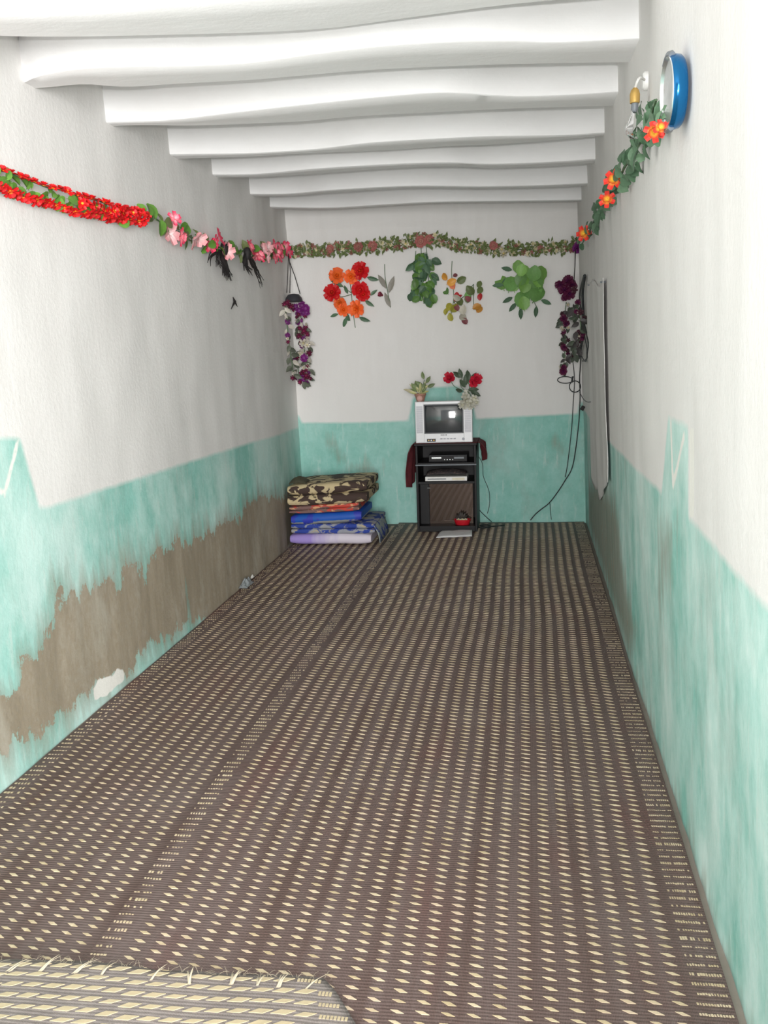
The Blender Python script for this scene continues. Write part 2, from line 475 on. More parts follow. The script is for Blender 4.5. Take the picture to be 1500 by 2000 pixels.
def straw_material():
    t = NT('cream_straw'); co = t.coord()
    n1 = t.noise(co, 3, 3); n2 = t.n('ShaderNodeTexWhiteNoise', noise_dimensions='2D')
    sn = t.n('ShaderNodeVectorMath', operation='SNAP'); t.link(co, sn.inputs[0]); sn.inputs[1].default_value = (.0585, .0345, 1)
    t.link(sn.outputs[0], n2.inputs[0])
    c = t.mix(n2.outputs[0], (.47, .37, .22, 1), (.62, .51, .35, 1))
    c = t.mix(t.math('MULTIPLY', t.rng(n1, .5, .7), .5), c, (.60, .44, .35, 1))
    t.base(c); t.rough(.45); return t.m
STRAW = straw_material()
MATB = mat_base_material('brown_woven_straw', (.108, .067, .058, 1), (.155, .110, .102, 1), (.155, .060, .052, 1))

def undul(x, y, k):
    return .004 * noise.noise((x * 2.2, y * 1.6, k)) + .0015 * noise.noise((x * 7, y * 6, k + 4))
def mat_sheet(x0, x1, y0, y1, z, k, th=.004):
    mb = MB(); nx = 24; ny = 130
    fn = lambda u, v: (x0 + (x1 - x0) * u, y0 + (y1 - y0) * v, z + undul(x0 + (x1 - x0) * u, y0 + (y1 - y0) * v, k))
    mb.grid(fn, nx, ny)
    # rims down to the floor
    for (ua, ub) in (((0, 0), (1, 0)), ((1, 1), (0, 1))):
        pass
    def rim(a, b, n):
        P = [fn(a[0] + (b[0] - a[0]) * i / n, a[1] + (b[1] - a[1]) * i / n) for i in range(n + 1)]
        vs = P + [(p[0], p[1], p[2] - th) for p in P]
        mb.add(vs, [(i + 1, i, n + 1 + i, n + 2 + i) for i in range(n)])
    rim((0, 0), (1, 0), nx); rim((1, 0), (1, 1), ny); rim((1, 1), (0, 1), nx); rim((0, 1), (0, 0), ny)
    return mb
def slip(x, y): return .014 * noise.noise((x * 1.1, y * .8, 5.5))     # the weave lines drift a little

def rowbend(d): return .03 - .055 * d + .042 * d * d

def dash(mb, x, y, z, w, h, skew, k, lift=.0012):
    j = rnd.uniform(.88, 1.12)
    w = w * j; h = h * rnd.uniform(.85, 1.12)
    pts = [(x - w / 2 + skew / 2, y - h / 2), (x + w / 2 + skew / 2, y - h / 2), (x + w / 2 - skew / 2, y + h / 2), (x - w / 2 - skew / 2, y + h / 2)]
    b = [(a, c, z + undul(a, c, k) - .0015) for a, c in pts]
    tp = [(x + (a - x) * .93, y + (c - y) * .9, z + undul(a, c, k) + lift) for a, c in pts]
    mb.add(b + tp, [(4, 5, 6, 7), (0, 1, 5, 4), (1, 2, 6, 5), (2, 3, 7, 6), (3, 0, 4, 7)])
def ticks(mb, xa, xb, y, z, k, n, h):
    tall = rnd.choice((.35, .5, .6, .8, 1)); nn = n
    for i in range(n):
        if rnd.random() < .12: continue
        x = xa + (xb - xa) * (i + .5) / n; w = abs(xb - xa) / n * rnd.uniform(.5, .85)
        dash(mb, x, y + rnd.uniform(-.001, .001), z, w, h * tall, .001, k, .0009)

def floor_mat(name, x0, x1, y0, y1, z, k, c0, ncol, pitch, lb, rb, label, near=None):
    th = thing(name, ((x0 + x1) / 2, (y0 + y1) / 2, 0), label, 'mat')
    part('woven_base', mat_sheet(x0, x1, y0, y1, z, k), MATB, th)
    mb = MB(); row = .0345; ny = int((y1 - y0 - .06) / row)
    for r in range(ny):
        y = y0 + .03 + r * row
        for c in range(ncol):
            x = c0 + pitch * c; xx = x + slip(x * .2, y); yy = y + rowbend(x - x0) + slip(y, x) * .5
            if yy > y1 - .02: continue
            dash(mb, xx, yy, z, .0190, .0115, .0170, k)
        for (a, b, n) in (lb, rb):
            yy = y + rowbend((a + b) / 2 - x0)
            if yy > y1 - .02: continue
            sl_ = slip(a * .2, y)
            if n: ticks(mb, a + min(0, sl_) * .4, b + min(0, sl_) * .4, yy, z, k, n, .0125)
    o = part('cream_straw_weave', mb, STRAW, th, smooth=False); o['kind'] = 'stuff'
    return th
floor_mat('floor_mat', -1.862, -1.075, .5, 7.74, -.004, 1.0, -1.755, 11, .0585, (-1.852, -1.79, 5), (0, 0, 0),
          'brown woven straw mat with cream dashes along the left wall')
floor_mat('floor_mat', -1.125, .448, .5, 7.79, .003, 2.0, -1.012, 24, .0582, (-1.120, -1.065, 6), (.366, .442, 12),
          'wide brown woven straw mat with cream dashes covering the floor by the right wall')

# the frayed mat in the near left corner, lying over the other two
ED = [onfloor(*p) for p in [(-160, 1872), (0, 1885), (60, 1884), (170, 1888), (235, 1892), (300, 1906), (400, 1910), (520, 1914), (600, 1917), (632, 1921)]]
SIDE = [onfloor(*p) for p in [(632, 1921), (655, 1945), (690, 2000), (720, 2050)]]
nm = thing('frayed_mat', (-1.2, 1.4, .01), 'pale torn straw mat with frayed edge in the near left corner, laid over the others', 'mat')
y0n, y1n = .5, 2.0
exs = [(p.x, p.y) for p in ED]; sys_ = sorted([(p.y, p.x) for p in SIDE])
def near_edge(x): return interp(exs, x)
def near_side(y): return float(np.interp(y, [a for a, b in sys_], [b for a, b in sys_]))
NZ = .010
def near_pt(u, v):
    xs1 = near_side(y0n + (near_edge(-.6) - y0n) * v)
    x = -1.858 + (xs1 + 1.858) * u
    ye = near_edge(x) + .006 * noise.noise((x * 14, 0, 0))
    y = y0n + (ye - y0n) * v
    lift = .012 * smooth01(.80, 1, v) * (.5 + .5 * noise.noise((x * 3, 1, 1)))
    return (x, y, NZ + lift + .004 * noise.noise((x * 4, y * 4, 9)))
nb = MB(); nb.grid(near_pt, 60, 50)
NMAT = mat_base_material('pale_worn_straw', (.20, .17, .16, 1), (.26, .225, .21, 1), (.22, .18, .17, 1))
pb = part('woven_base', nb, NMAT, nm)
sm = pb.modifiers.new('thickness', 'SOLIDIFY'); sm.thickness = .004; sm.offset = -1
def near_z(x, y):
    ye = near_edge(x); v = (y - y0n) / (ye - y0n)
    return NZ + .012 * smooth01(.80, 1, v) * (.5 + .5 * noise.noise((x * 3, 1, 1))) + .004 * noise.noise((x * 4, y * 4, 9))
wb = MB()
for r in range(44):
    for c in range(36):
        x = -1.84 + .052 * c + (.0085 * r) % .052
        y = near_edge(x) - .018 - .036 * r + .004 * noise.noise((x * 5, r * .4, 2))
        if y < y0n + .02: continue
        xe = near_side(y) - .012
        if x > xe: break
        w = .034 * rnd.uniform(.9, 1.08); h = .0145 * rnd.uniform(.85, 1.15); sk = -.022
        pts = [(x - w / 2 + sk / 2, y - h / 2), (x + w / 2 + sk / 2, y - h / 2), (x + w / 2 - sk / 2, y + h / 2), (x - w / 2 - sk / 2, y + h / 2)]
        if x + .060 > xe:
            xx = x - w / 2
            while xx < xe - .004:
                zq = near_z(xx, y)
                wb.box((xx - .003, y - h * .4, zq - .001), (xx + .003, y + h * .4, zq + .0012)); xx += .0085
            break
        b = [(a, d, near_z(a, d) - .002) for a, d in pts]; tp = [(x + (a - x) * .95, y + (d - y) * .9, near_z(a, d) + .0016) for a, d in pts]
        wb.add(b + tp, [(4, 5, 6, 7), (0, 1, 5, 4), (1, 2, 6, 5), (2, 3, 7, 6), (3, 0, 4, 7)])
o = part('cream_straw_weave', wb, plain('dull_cream_straw', (.44, .36, .23, 1), .55, 0, .2, 40), nm, smooth=False); o['kind'] = 'stuff'
TUFT = plain('pale_loose_straw', (.40, .34, .25, 1), .6)
for px, py, dx, dy, wd, kind in [(20, 1886, 34, -16, 9, 0), (82, 1887, 30, -26, 8, 0), (148, 1890, 32, -20, 9, 0), (296, 1905, 24, -26, 6, 0), (372, 1912, 2, -28, 6, 1),
                           (455, 1912, 14, -20, 8, 1), (505, 1914, 10, -8, 4, 1), (545, 1918, 12, -20, 6, 1), (600, 1921, 34, -20, 5, 0), (200, 1893, 16, -14, 5, 1)]:
    p = onfloor(px, py, NZ + .012); k = 1.3 * p.y / F
    a = Vector((p.x, p.y - .012, near_z(p.x, p.y - .012)))
    d = Vector((dx * k, .030, -dy * k * .75))
    tb_ = MB()
    w = wd * k
    for s in range(3 if kind else 2):
        off = Vector((rnd.uniform(-.4, .4) * w, 0, 0)); e = a + d * rnd.uniform(.75, 1.1) + off * 2 + (Vector((-.02, .01, -.01)) if (kind and s == 1) else Vector())
        mid = a.lerp(e, .5) + Vector((0, 0, .006))
        pts = catmull([a + off, mid, e], 4)
        def rib(u, v, P=pts, w=w):
            q, dd = along(P, v); side = Vector((0.8, .25, .2)).normalized()
            return q + side * (u - .5) * w * (1 - .75 * v)
        tb_.grid(rib, 1, 8)
    o = part('straw_tuft', tb_, TUFT, nm); m_ = o.modifiers.new('thickness', 'SOLIDIFY'); m_.thickness = .0008
fb = MB()
for i in range(150):
    x = rnd.uniform(-1.8, near_side(1.9)); y = near_edge(x) - rnd.uniform(0, .01)
    a = Vector((x, y, near_z(x, y - .002)))
    e = a + Vector((rnd.uniform(-.02, .025), rnd.uniform(.002, .02), rnd.uniform(-.006, .010)))
    fb.tube([a, a.lerp(e, .5) + Vector((0, 0, .003)), e], .0004, 3)
o = part('frayed_fibres', fb, TUFT, nm); o['kind'] = 'stuff'

# ------------------------------------------------------------------ flowers and leaves
def petal(mb, L, W, ang, elev, curl, r0=0.0, cup=.2, tip=.6, nu=2, nv=3):
    R = Matrix.Rotation(ang, 4, 'Z') @ Matrix.Rotation(-elev, 4, 'Y')
    def fn(u, v):
        s = (u - .5) * 2
        wv = W * .5 * (math.sin(math.pi * min(1, (.12 + .88 * v) ** .8 * tip)) if v < 1 else math.sin(math.pi * tip) * .9)
        return (r0 + L * v, s * wv, cup * W * s * s + curl * L * v * v)
    mb.grid(fn, nu, nv, R)
def blossom(R, layers, m, mc=None, cen=.0):
    """layers: (count, length factor, width factor, elevation deg, curl)"""
    mb = MB(); a0 = 0
    for n, lf, wf, el, cu in layers:
        a0 += .7
        for k in range(n):
            petal(mb, R * lf, R * wf, a0 + 2 * math.pi * k / n + rnd.uniform(-.12, .12), math.radians(el + rnd.uniform(-6, 6)), cu)
    mats = [m]
    if cen:
        mb.cur = 1; mb.lathe([(R * cen, 0), (R * cen, R * .12), (R * cen * .6, R * .22), (R * .02, R * .26)], 8); mats.append(mc)
    return mb.mesh('blossom', mats)
def leaf_mesh(L, W, m, fold=.18, curl=-.25, n=4, stem=.12, shape='oval'):
    mb = MB()
    def fn(u, v):
        s = (u - .5) * 2
        if shape == 'oval': w = math.sin(math.pi * min(1, (.04 + .96 * v) ** .85)) ** .8
        elif shape == 'round': w = math.sqrt(max(0, 1 - (2 * (.03 + .96 * v) - 1) ** 2))
        else: w = (1 - v) ** .7 * min(1, v * 5 + .15)
        return (s * W * .5 * w, L * (stem + v), abs(s) * w * W * fold + curl * L * v * v)
    mb.grid(fn, 4, n)
    if stem: mb.tube([(0, -.001, 0), (0, L * stem * 1.2, 0)], W * .03, 4)
    return mb.mesh('leaf', m)

ROSE = [(7, 1.0, .72, 14, -.12), (6, .75, .6, 38, .05), (5, .5, .5, 62, .15)]
OPEN5 = [(5, 1.0, .75, 22, -.1)]
DBL = [(6, 1.0, .6, 12, -.1), (5, .7, .55, 40, .1)]

RED = petal_mat('red_petals', lin(250, 190, 60), lin(208, 10, 20), .024, .34)
REDR = petal_mat('red_rose_petals', lin(225, 70, 40), lin(205, 12, 22), .05)
ORG = petal_mat('orange_petals', lin(240, 120, 30), lin(250, 112, 52), .07)
PNK = petal_mat('pink_petals', lin(250, 170, 180), lin(232, 60, 100), .06, .15)
WPK = petal_mat('white_pink_petals', lin(240, 205, 205), lin(230, 160, 165), .06)
PUR = petal_mat('purple_petals', lin(190, 120, 190), lin(112, 22, 108), .05, .25)
MAR = petal_mat('maroon_petals', lin(150, 40, 90), lin(92, 16, 50), .05, .25)
CRM = petal_mat('cream_petals', lin(205, 195, 150), lin(205, 198, 185), .04, .2)
RYL = petal_mat('red_yellow_petals', lin(245, 205, 70), lin(232, 58, 48), .06, .1)
YEL = plain('yellow_pollen', lin(240, 200, 70), .7)
GRN = leaf_mat('green_leaf', lin(95, 140, 55))
DGR = leaf_mat('dark_green_leaf', lin(80, 112, 84))
LGR = leaf_mat('light_green_leaf', lin(108, 156, 82))
OLV = leaf_mat('olive_leaf', lin(104, 118, 70))
GRY = leaf_mat('greyed_leaf', lin(140, 136, 126), .1)
STEM = plain('green_stem', lin(84, 112, 78), .6)
BLK = plain('black_fibre', lin(28, 24, 24), .7)

def scatter(parent, name, meshes, pts):
    """pts: (position, facing, spin, scale); meshes shared between the copies"""
    for p, z, sp, sc in pts:
        link(name, rnd.choice(meshes), parent, frame(p, z, sp, sc))
def jit(v, a): return Vector(v) + Vector((rnd.uniform(-a, a), rnd.uniform(-a, a), rnd.uniform(-a, a)))

# -- red garland, left wall
LN = Vector((1, -.25, 0))          # out of the left wall, a little towards the door
redm = [blossom(.048, DBL, RED, YEL, .10) for _ in range(3)]
grnm = [leaf_mesh(.060, .046, GRN, shape='round') for _ in range(2)]
g1 = thing('flower_garland', onleft(150, 400, .02), 'red and green artificial flower garland running along the left wall', 'garland')
UPX = [(-70, 312), (6, 334), (40, 346), (60, 353), (92, 366), (119, 371), (151, 382), (190, 392), (230, 405), (290, 418)]
LPX = [(-70, 348), (4, 365), (19, 373), (51, 385), (85, 393), (115, 402), (149, 413), (194, 418), (222, 425), (269, 431), (292, 432)]
up = catmull([onleft(*p, .03) for p in UPX], 6)
lo = catmull([onleft(*p, .03) for p in LPX], 6)
vine = MB(); vine.tube(up, .003, 5); vine.tube(lo, .003, 5); part('vine', vine, STEM, g1)
for PX, n, dz in ((UPX, 22, 1), (LPX, 27, -1)):
    pts = []
    for i in range(n):
        x = -65 + 355 * (i + rnd.random() * .6) / n; y = interp(PX, x)
        p = onleft(x, y, rnd.uniform(.025, .05)); k = .62 if x < 180 else .72
        pts.append((p, Vector((.55, -.25, 1.1 * dz)) + jit((0, 0, 0), .3), rnd.uniform(0, 6), k * rnd.uniform(.85, 1.15)))
    scatter(g1, 'flower', redm, pts)
pts = []
for x in list(range(160, 292, 9)):
    pts.append((onleft(x, .5 * (interp(UPX, x) + interp(LPX, x)) + rnd.uniform(-6, 6), rnd.uniform(.03, .06)), jit(LN, .5), rnd.uniform(0, 6), rnd.uniform(.5, .75)))
scatter(g1, 'flower', redm, pts)
pts = []
for i in range(46):
    x = -65 + 260 * (i + .5) / 46
    pts.append((onleft(x, .5 * (interp(UPX, x) + interp(LPX, x)) + rnd.uniform(-4, 4), rnd.uniform(.02, .045)), jit(LN, .3), rnd.uniform(0, 6), rnd.uniform(.6, .95)))
for q in [(254, 432), (200, 405), (285, 420), (292, 424), (180, 398)]: pts.append((onleft(*q, .05), jit(LN, .2), rnd.uniform(0, 6), 1))
scatter(g1, 'leaf', grnm, pts)

# -- pink garland, left wall
g2 = thing('flower_garland', onleft(440, 480, .02), 'pink and green artificial flower garland between the red garland and the far corner', 'garland')
P2 = catmull([onleft(*p, .03) for p in [(305, 428), (330, 445), (370, 462), (410, 478), (450, 488), (490, 490), (530, 490), (562, 492)]], 6)
vine = MB(); vine.tube(P2, .004, 5); part('vine', vine, STEM, g2)
pinkm = [blossom(.055, OPEN5, PNK), blossom(.05, DBL, PNK), blossom(.055, OPEN5, WPK)]
olm = [leaf_mesh(.075, .05, OLV), leaf_mesh(.065, .052, GRN, shape='round')]
pts = []
for px, py in [(340, 427), (330, 457), (352, 462), (377, 468), (390, 466), (418, 472), (425, 465), (410, 478), (444, 492), (437, 488), (484, 478), (487, 484), (505, 500), (520, 502),
               (535, 504), (545, 500), (522, 484), (532, 480), (545, 485), (555, 482), (560, 492), (512, 488), (540, 494), (497, 500)]:
    pts.append((onleft(px, py, rnd.uniform(.03, .07)), jit(LN, .5), rnd.uniform(0, 6), rnd.uniform(.8, 1.15)))
scatter(g2, 'flower', pinkm, pts)
pts = []
for i in range(90):
    p, d = along(P2, (i + .5) / 90); pts.append((jit(p, .025), jit(LN, .5), rnd.uniform(0, 6), rnd.uniform(.6, 1.05)))
for q in [(305, 430), (312, 427), (318, 436)]: pts.append((onleft(*q, .05), jit(LN, .2), rnd.uniform(0, 6), 1.2))
scatter(g2, 'leaf', olm, pts)

# -- back wall garland of small blossoms
g3 = thing('flower_garland', onback(850, 485, .02), 'garland of tiny pale and maroon flowers strung across the top of the far wall', 'garland')
P3 = catmull([onback(*p, .03) for p in [(568, 494), (600, 489), (650, 488), (700, 485), (750, 480), (800, 472), (830, 467), (870, 474), (920, 482), (980, 486), (1040, 487), (1090, 483), (1132, 478)]], 5)
vine = MB(); vine.tube(P3, .005, 5); part('vine', vine, STEM, g3)
smallm = [blossom(.034, DBL, CRM, YEL, .14), blossom(.030, DBL, petal_mat('dusty_pink_petals', lin(190, 150, 135), lin(170, 108, 100), .03)), blossom(.028, DBL, CRM), blossom(.026, OPEN5, CRM), blossom(.026, DBL, petal_mat('rust_petals', lin(150, 110, 90), lin(140, 92, 80), .03))]
pts = []
for i in range(150):
    p, d = along(P3, (i + .5) / 150)
    pts.append((p + Vector((rnd.uniform(-.01, .01), rnd.uniform(-.035, 0), rnd.uniform(-.040, .042))), jit((0, -1, 0), .5), rnd.uniform(0, 6), rnd.uniform(.65, 1.05)))
scatter(g3, 'flower', smallm, pts)
bigp = blossom(.05, ROSE, petal_mat('dusty_rose_petals', lin(210, 165, 150), lin(165, 95, 90), .05))
for q, s in [((822, 472), 1), ((838, 468), .8), ((700, 482), .8), ((728, 480), .8), ((964, 480), .7), ((645, 486), .7)]:
    link('flower', bigp, g3, frame(onback(*q, .08), (0, -1, 0), rnd.uniform(0, 6), s))
lb_ = MB()
for i in range(900):
    p, d = along(P3, (i + rnd.random()) / 900)
    c = p + Vector((0, rnd.uniform(-.055, .01), rnd.uniform(-.044, .044)))
    m4 = frame(c, jit((0, -1, 0), .7), rnd.uniform(0, 6.28))
    l = rnd.uniform(.03, .048); w = l * .55
    lb_.add([(0, 0, 0), (w / 2, l * .5, .004), (0, l, -.004), (-w / 2, l * .5, .004)], [(0, 1, 2), (0, 2, 3)], m4)
o = part('small_leaves', lb_, OLV, g3); o['kind'] = 'stuff'

# -- right wall garland
RN = Vector((-1, -.45, -.05))
g4 = thing('flower_garland', onright(1220, 330, .02), 'green leafy garland with red and yellow flowers climbing the right wall to the round plate', 'garland')
P4 = catmull([onright(*p, .03) for p in [(1133, 482), (1150, 455), (1165, 425), (1182, 395), (1200, 360), (1225, 320), (1245, 290), (1262, 255), (1272, 225), (1282, 195)]], 6)
vine = MB(); vine.tube(P4, .004, 5); part('vine', vine, STEM, g4)
dgm = [leaf_mesh(.085, .068, DGR, shape='round'), leaf_mesh(.10, .058, DGR), leaf_mesh(.075, .06, leaf_mat('grey_green_ivy', lin(98, 128, 100)), shape='oval')]
pts = []
RPX = [(482, 1133), (455, 1150), (425, 1165), (395, 1182), (360, 1200), (320, 1226), (290, 1246), (255, 1262), (225, 1274), (195, 1284)]
RPX = sorted(RPX)
for i in range(120):
    y = 196 + 286 * (i + .5) / 120; x = interp(RPX, y)
    wd = 4 + 17 * (482 - y) / 286
    pts.append((onright(x + rnd.uniform(-1, 1) * wd, y + rnd.uniform(-3, 3), rnd.uniform(.02, .05)), jit(RN, .5), rnd.uniform(0, 6.28), rnd.uniform(.52, .82)))
scatter(g4, 'leaf', dgm, pts)
rylm = blossom(.062, DBL, RYL, YEL, .16)
for q, s, zz in [((1278, 257), .48, (-.3, -1, -.5)), ((1199, 351), .66, (-.3, -1, .1)), ((1186, 390), .60, (-.2, -1, .2)), ((1141, 456), .8, (-.5, -1, 0)), ((1289, 250), .36, (.3, -1, .2))]:
    link('flower', rylm, g4, frame(onright(*q, .06), zz, rnd.uniform(0, 6), s))
pur = blossom(.07, ROSE, PUR)
link('flower', pur, g4, frame(onback(1134, 482, .10), (0, -1, 0), 0, .75))
link('flower', pur, g4, frame(onback(1128, 485, .10), (-.3, -1, 0), 1, .6))

# -- sprays on the far wall
BN = Vector((0, -1, 0))
def spray(name, base, label, cat, stems, group=None):
    th_ = thing(name, base, label, cat, group)
    for s in stems:
        mb = MB(); mb.tube(catmull(s, 5), .003, 5); part('stem', mb, STEM, th_)
    return th_
B = lambda x, y, o=.03: onback(x, y, o)
s1 = spray('flower_bunch', B(690, 622, .01), 'bunch of orange and red artificial roses on the far wall', 'flowers',
           [[B(694, 640, .005), B(690, 612), B(686, 570)], [B(686, 572), B(670, 560), B(658, 545)], [B(686, 572), B(700, 555), B(703, 532)], [B(686, 575), B(665, 580), B(651, 573)],
            [B(687, 600), B(672, 600), B(666, 596)], [B(688, 570), B(698, 572), B(704, 570)], [B(688, 612), B(694, 608), B(697, 603)], [B(686, 572), B(684, 550), B(685, 540)]])
rosem = {'r': blossom(.072, ROSE, REDR), 'o': blossom(.07, ROSE, ORG)}
for px, py, c, s in [(658, 539, 'o', 1.0), (686, 540, 'o', .9), (704, 529, 'r', 1.05), (649, 572, 'r', 1.05), (703, 566, 'r', 1.0), (709, 574, 'r', .85), (697, 603, 'o', 1.05), (664, 592, 'o', .8), (671, 605, 'o', .8)]:
    link('flower', rosem[c], s1, frame(B(px, py, .05), jit(BN, .35), rnd.uniform(0, 6), s))
lm = leaf_mesh(.09, .035, DGR)
for px, py, sp in [(715, 541, -1.9), (672, 560, 1.2), (680, 575, .4), (652, 555, .3), (712, 586, -2.2), (662, 613, 1.8), (677, 618, 2.8), (700, 619, -2), (676, 608, 3.3), (722, 578, -.9)]:
    link('leaf', lm, s1, frame(B(px, py, .03), jit(BN, .3), sp, rnd.uniform(.8, 1.1)))
s2 = spray('dried_tulip', B(752, 600, .01), 'single faded tulip with grey leaves between the rose bunch and the green hanging spray', 'flower',
           [[B(751, 516, .004), B(752, 540), B(757, 570), B(763, 600, .008)]])
gl = leaf_mesh(.15, .05, GRY, .1, -.1); 
for px, py, sp, s in [(757, 566, .55, .9), (754, 558, -1.15 + 2.2, .0), (763, 602, .35, .85), (758, 575, -.35, .95)]:
    if s: link('leaf', gl, s2, frame(B(px, py, .02), BN, sp, s))
link('flower_head', blossom(.055, [(5, 1, .7, 55, .1), (4, .8, .6, 70, .1)], petal_mat('faded_red_petals', lin(170, 50, 70), lin(150, 60, 80), .05)), s2, frame(B(748, 577, .03), (-.8, -.9, .3), 0, .8))
s3 = spray('leaf_spray', B(825, 540, .01), 'hanging bunch of dark green leaves under the middle of the flower garland', 'leaves',
           [[B(822, 478, .02), B(824, 520), B(826, 585)], [B(832, 480, .02), B(836, 520), B(838, 575)], [B(812, 490, .02), B(810, 520), B(812, 580)]])
gm2 = [leaf_mesh(.085, .062, DGR), leaf_mesh(.075, .06, leaf_mat('mid_green_leaf', lin(92, 132, 62)), shape='round')]
pts = []
for i in range(90):
    t_ = rnd.random(); y = 492 + 90 * t_
    hw = 10 + 18 * min(1, t_ * 3)
    pts.append((B(826 + rnd.uniform(-1, 1) * hw * .8, y, rnd.uniform(.02, .08)), jit(BN, .55), math.pi + rnd.uniform(-1.2, 1.2), rnd.uniform(.7, 1.05)))
scatter(s3, 'leaf', gm2, pts)
s4 = spray('autumn_spray', B(900, 570, .01), 'spray of orange, red and olive autumn leaves right of the hanging green bunch', 'leaves',
           [[B(883, 510, .004), B(882, 535), B(886, 580), B(880, 620)], [B(886, 590), B(905, 580), B(925, 555)], [B(925, 555), B(925, 590), B(925, 605)], [B(886, 590), B(905, 610), B(912, 625)]])
amats = {'o': leaf_mat('orange_leaf', lin(214, 150, 60)), 'g': OLV, 'p': leaf_mat('salmon_leaf', lin(220, 130, 95)), 'r': leaf_mat('red_leaf', lin(190, 45, 50)), 'y': leaf_mat('yellow_leaf', lin(165, 158, 60)),
         'G': LGR, 'w': leaf_mat('pale_leaf', lin(190, 185, 170)), 'd': leaf_mat('dusky_leaf', lin(130, 70, 75))}
am = {k: leaf_mesh(.082, .065, m, shape='round') for k, m in amats.items()}
for px, py, c, s in [(872, 548, 'o', .95), (874, 540, 'o', .8), (891, 544, 'g', .95), (888, 558, 'p', .85), (876, 567, 'G', .9), (887, 583, 'r', .95), (893, 578, 'r', .7), (873, 600, 'y', .9), (880, 602, 'y', 1), (869, 608, 'y', .7),
                     (883, 620, 'y', .8), (926, 568, 'g', 1.05), (937, 580, 'r', .7), (932, 566, 'g', .8), (922, 595, 'o', .85), (930, 603, 'o', .8), (912, 585, 'g', .9), (902, 590, 'g', .9), (908, 575, 'G', .8), (904, 608, 'w', .95),
                     (912, 616, 'w', .9), (913, 626, 'd', .75), (896, 600, 'd', .7), (920, 580, 'd', .7), (933, 555, 'g', .7), (884, 532, 'd', .5), (900, 578, 'w', .8)]:
    link('leaf', am[c], s4, frame(B(px, py + 8, rnd.uniform(.02, .07)), jit(BN, .45), rnd.uniform(-1.2, 1.2), s))
s5 = spray('leaf_bunch', B(1022, 560, .01), 'bunch of bright green round leaves at the right end of the far wall', 'leaves',
           [[B(1020, 520, .01), B(1022, 560), B(1020, 600)], [B(1022, 560), B(1000, 560), B(980, 558)], [B(1022, 560), B(1045, 545), B(1060, 540)], [B(1022, 570), B(1040, 585), B(1048, 600)]])
big = leaf_mesh(.125, .115, LGR, .10, -.15, shape='round'); big2 = leaf_mesh(.11, .10, leaf_mat('fresh_green_leaf', lin(118, 164, 78)), .12, -.15, shape='round')
for px, py in [(1012, 524), (1016, 530), (993, 560), (985, 556), (1040, 540), (1058, 540), (1030, 548), (1018, 562), (1035, 560), (1048, 560), (1022, 580), (1040, 580), (1014, 592), (1025, 596), (1046, 572), (1030, 570), (1005, 560), (1010, 548), (1052, 552), (1028, 535)]:
    link('leaf', rnd.choice((big, big2)), s5, frame(B(px, py + 12, rnd.uniform(.02, .09)), jit(BN, .35), rnd.uniform(-.5, .5), rnd.uniform(.85, 1.12)))
tipm = leaf_mesh(.10, .042, DGR)
for px, py, sp in [(1017, 600, math.pi), (1048, 596, math.pi - .1), (1055, 585, -2.0), (1003, 580, 2.0), (985, 556, 1.6), (1002, 528, 1.3), (998, 540, 2.2), (1010, 590, 2.4)]:
    link('leaf', tipm, s5, frame(B(px, py, .03), BN, sp, .9))

# -- hanging baskets in the far corners
def hanging(base, label, cords, bowl, strands, flowers, petm, lmats, bowlmat):
    th_ = thing('hanging_basket', base, label, 'hanging flowers')
    for c in cords:
        mb = MB(); mb.tube(c, .0035, 5); part('cord', mb, BLK, th_)
    if bowl:
        mb = MB(); p, r = bowl
        mb.lathe([(r * .15, r * .8), (r * .6, r * .72), (r * .9, r * .35), (r, -.02 * r), (r * .92, -.1 * r)], 18); part('bowl', mb, bowlmat, th_, M4=T(p))
    for p, s, m in flowers:
        link('flower', petm[m], th_, frame(p, jit(BN, .5), rnd.uniform(0, 6), s))
    for P, n, wd in strands:
        P = catmull(P, 5); mb = MB(); mb.tube(P, .004, 5); part('trailing_vine', mb, STEM, th_)
        for i in range(n):
            p, d = along(P, (i + .5) / n)
            k = rnd.random()
            q = p + Vector((rnd.uniform(-wd, wd), rnd.uniform(-.03, .01), 0))
            if k < .55: link('leaf', rnd.choice(lmats), th_, frame(q, jit(BN, .6), math.pi + rnd.uniform(-1.4, 1.4), rnd.uniform(.6, 1)))
            else: link('flower', rnd.choice(list(petm.values())), th_, frame(q, jit(BN, .5), rnd.uniform(0, 6), rnd.uniform(.28, .44)))
    return th_
C = lambda x, y, Y=7.70: at(x, y, Y)
hl = [leaf_mesh(.075, .045, leaf_mat('grey_green_leaf', lin(92, 98, 84))), leaf_mesh(.07, .04, leaf_mat('white_trim_leaf', lin(196, 190, 178)))]
pm = {'p': blossom(.062, ROSE, PUR), 'm': blossom(.06, DBL, MAR), 'w': blossom(.055, DBL, CRM)}
def clampx(p, off=.05):
    """pull a point in front of the side walls when the corner is passed"""
    for _ in range(40):
        if XL(p.y, p.z, False) + off <= p.x <= XR(p.y, p.z, False) - off: break
        p = CP + (p - CP) * .99
    return p
C = lambda x, y, Y=7.70: clampx(at(x, y, Y))
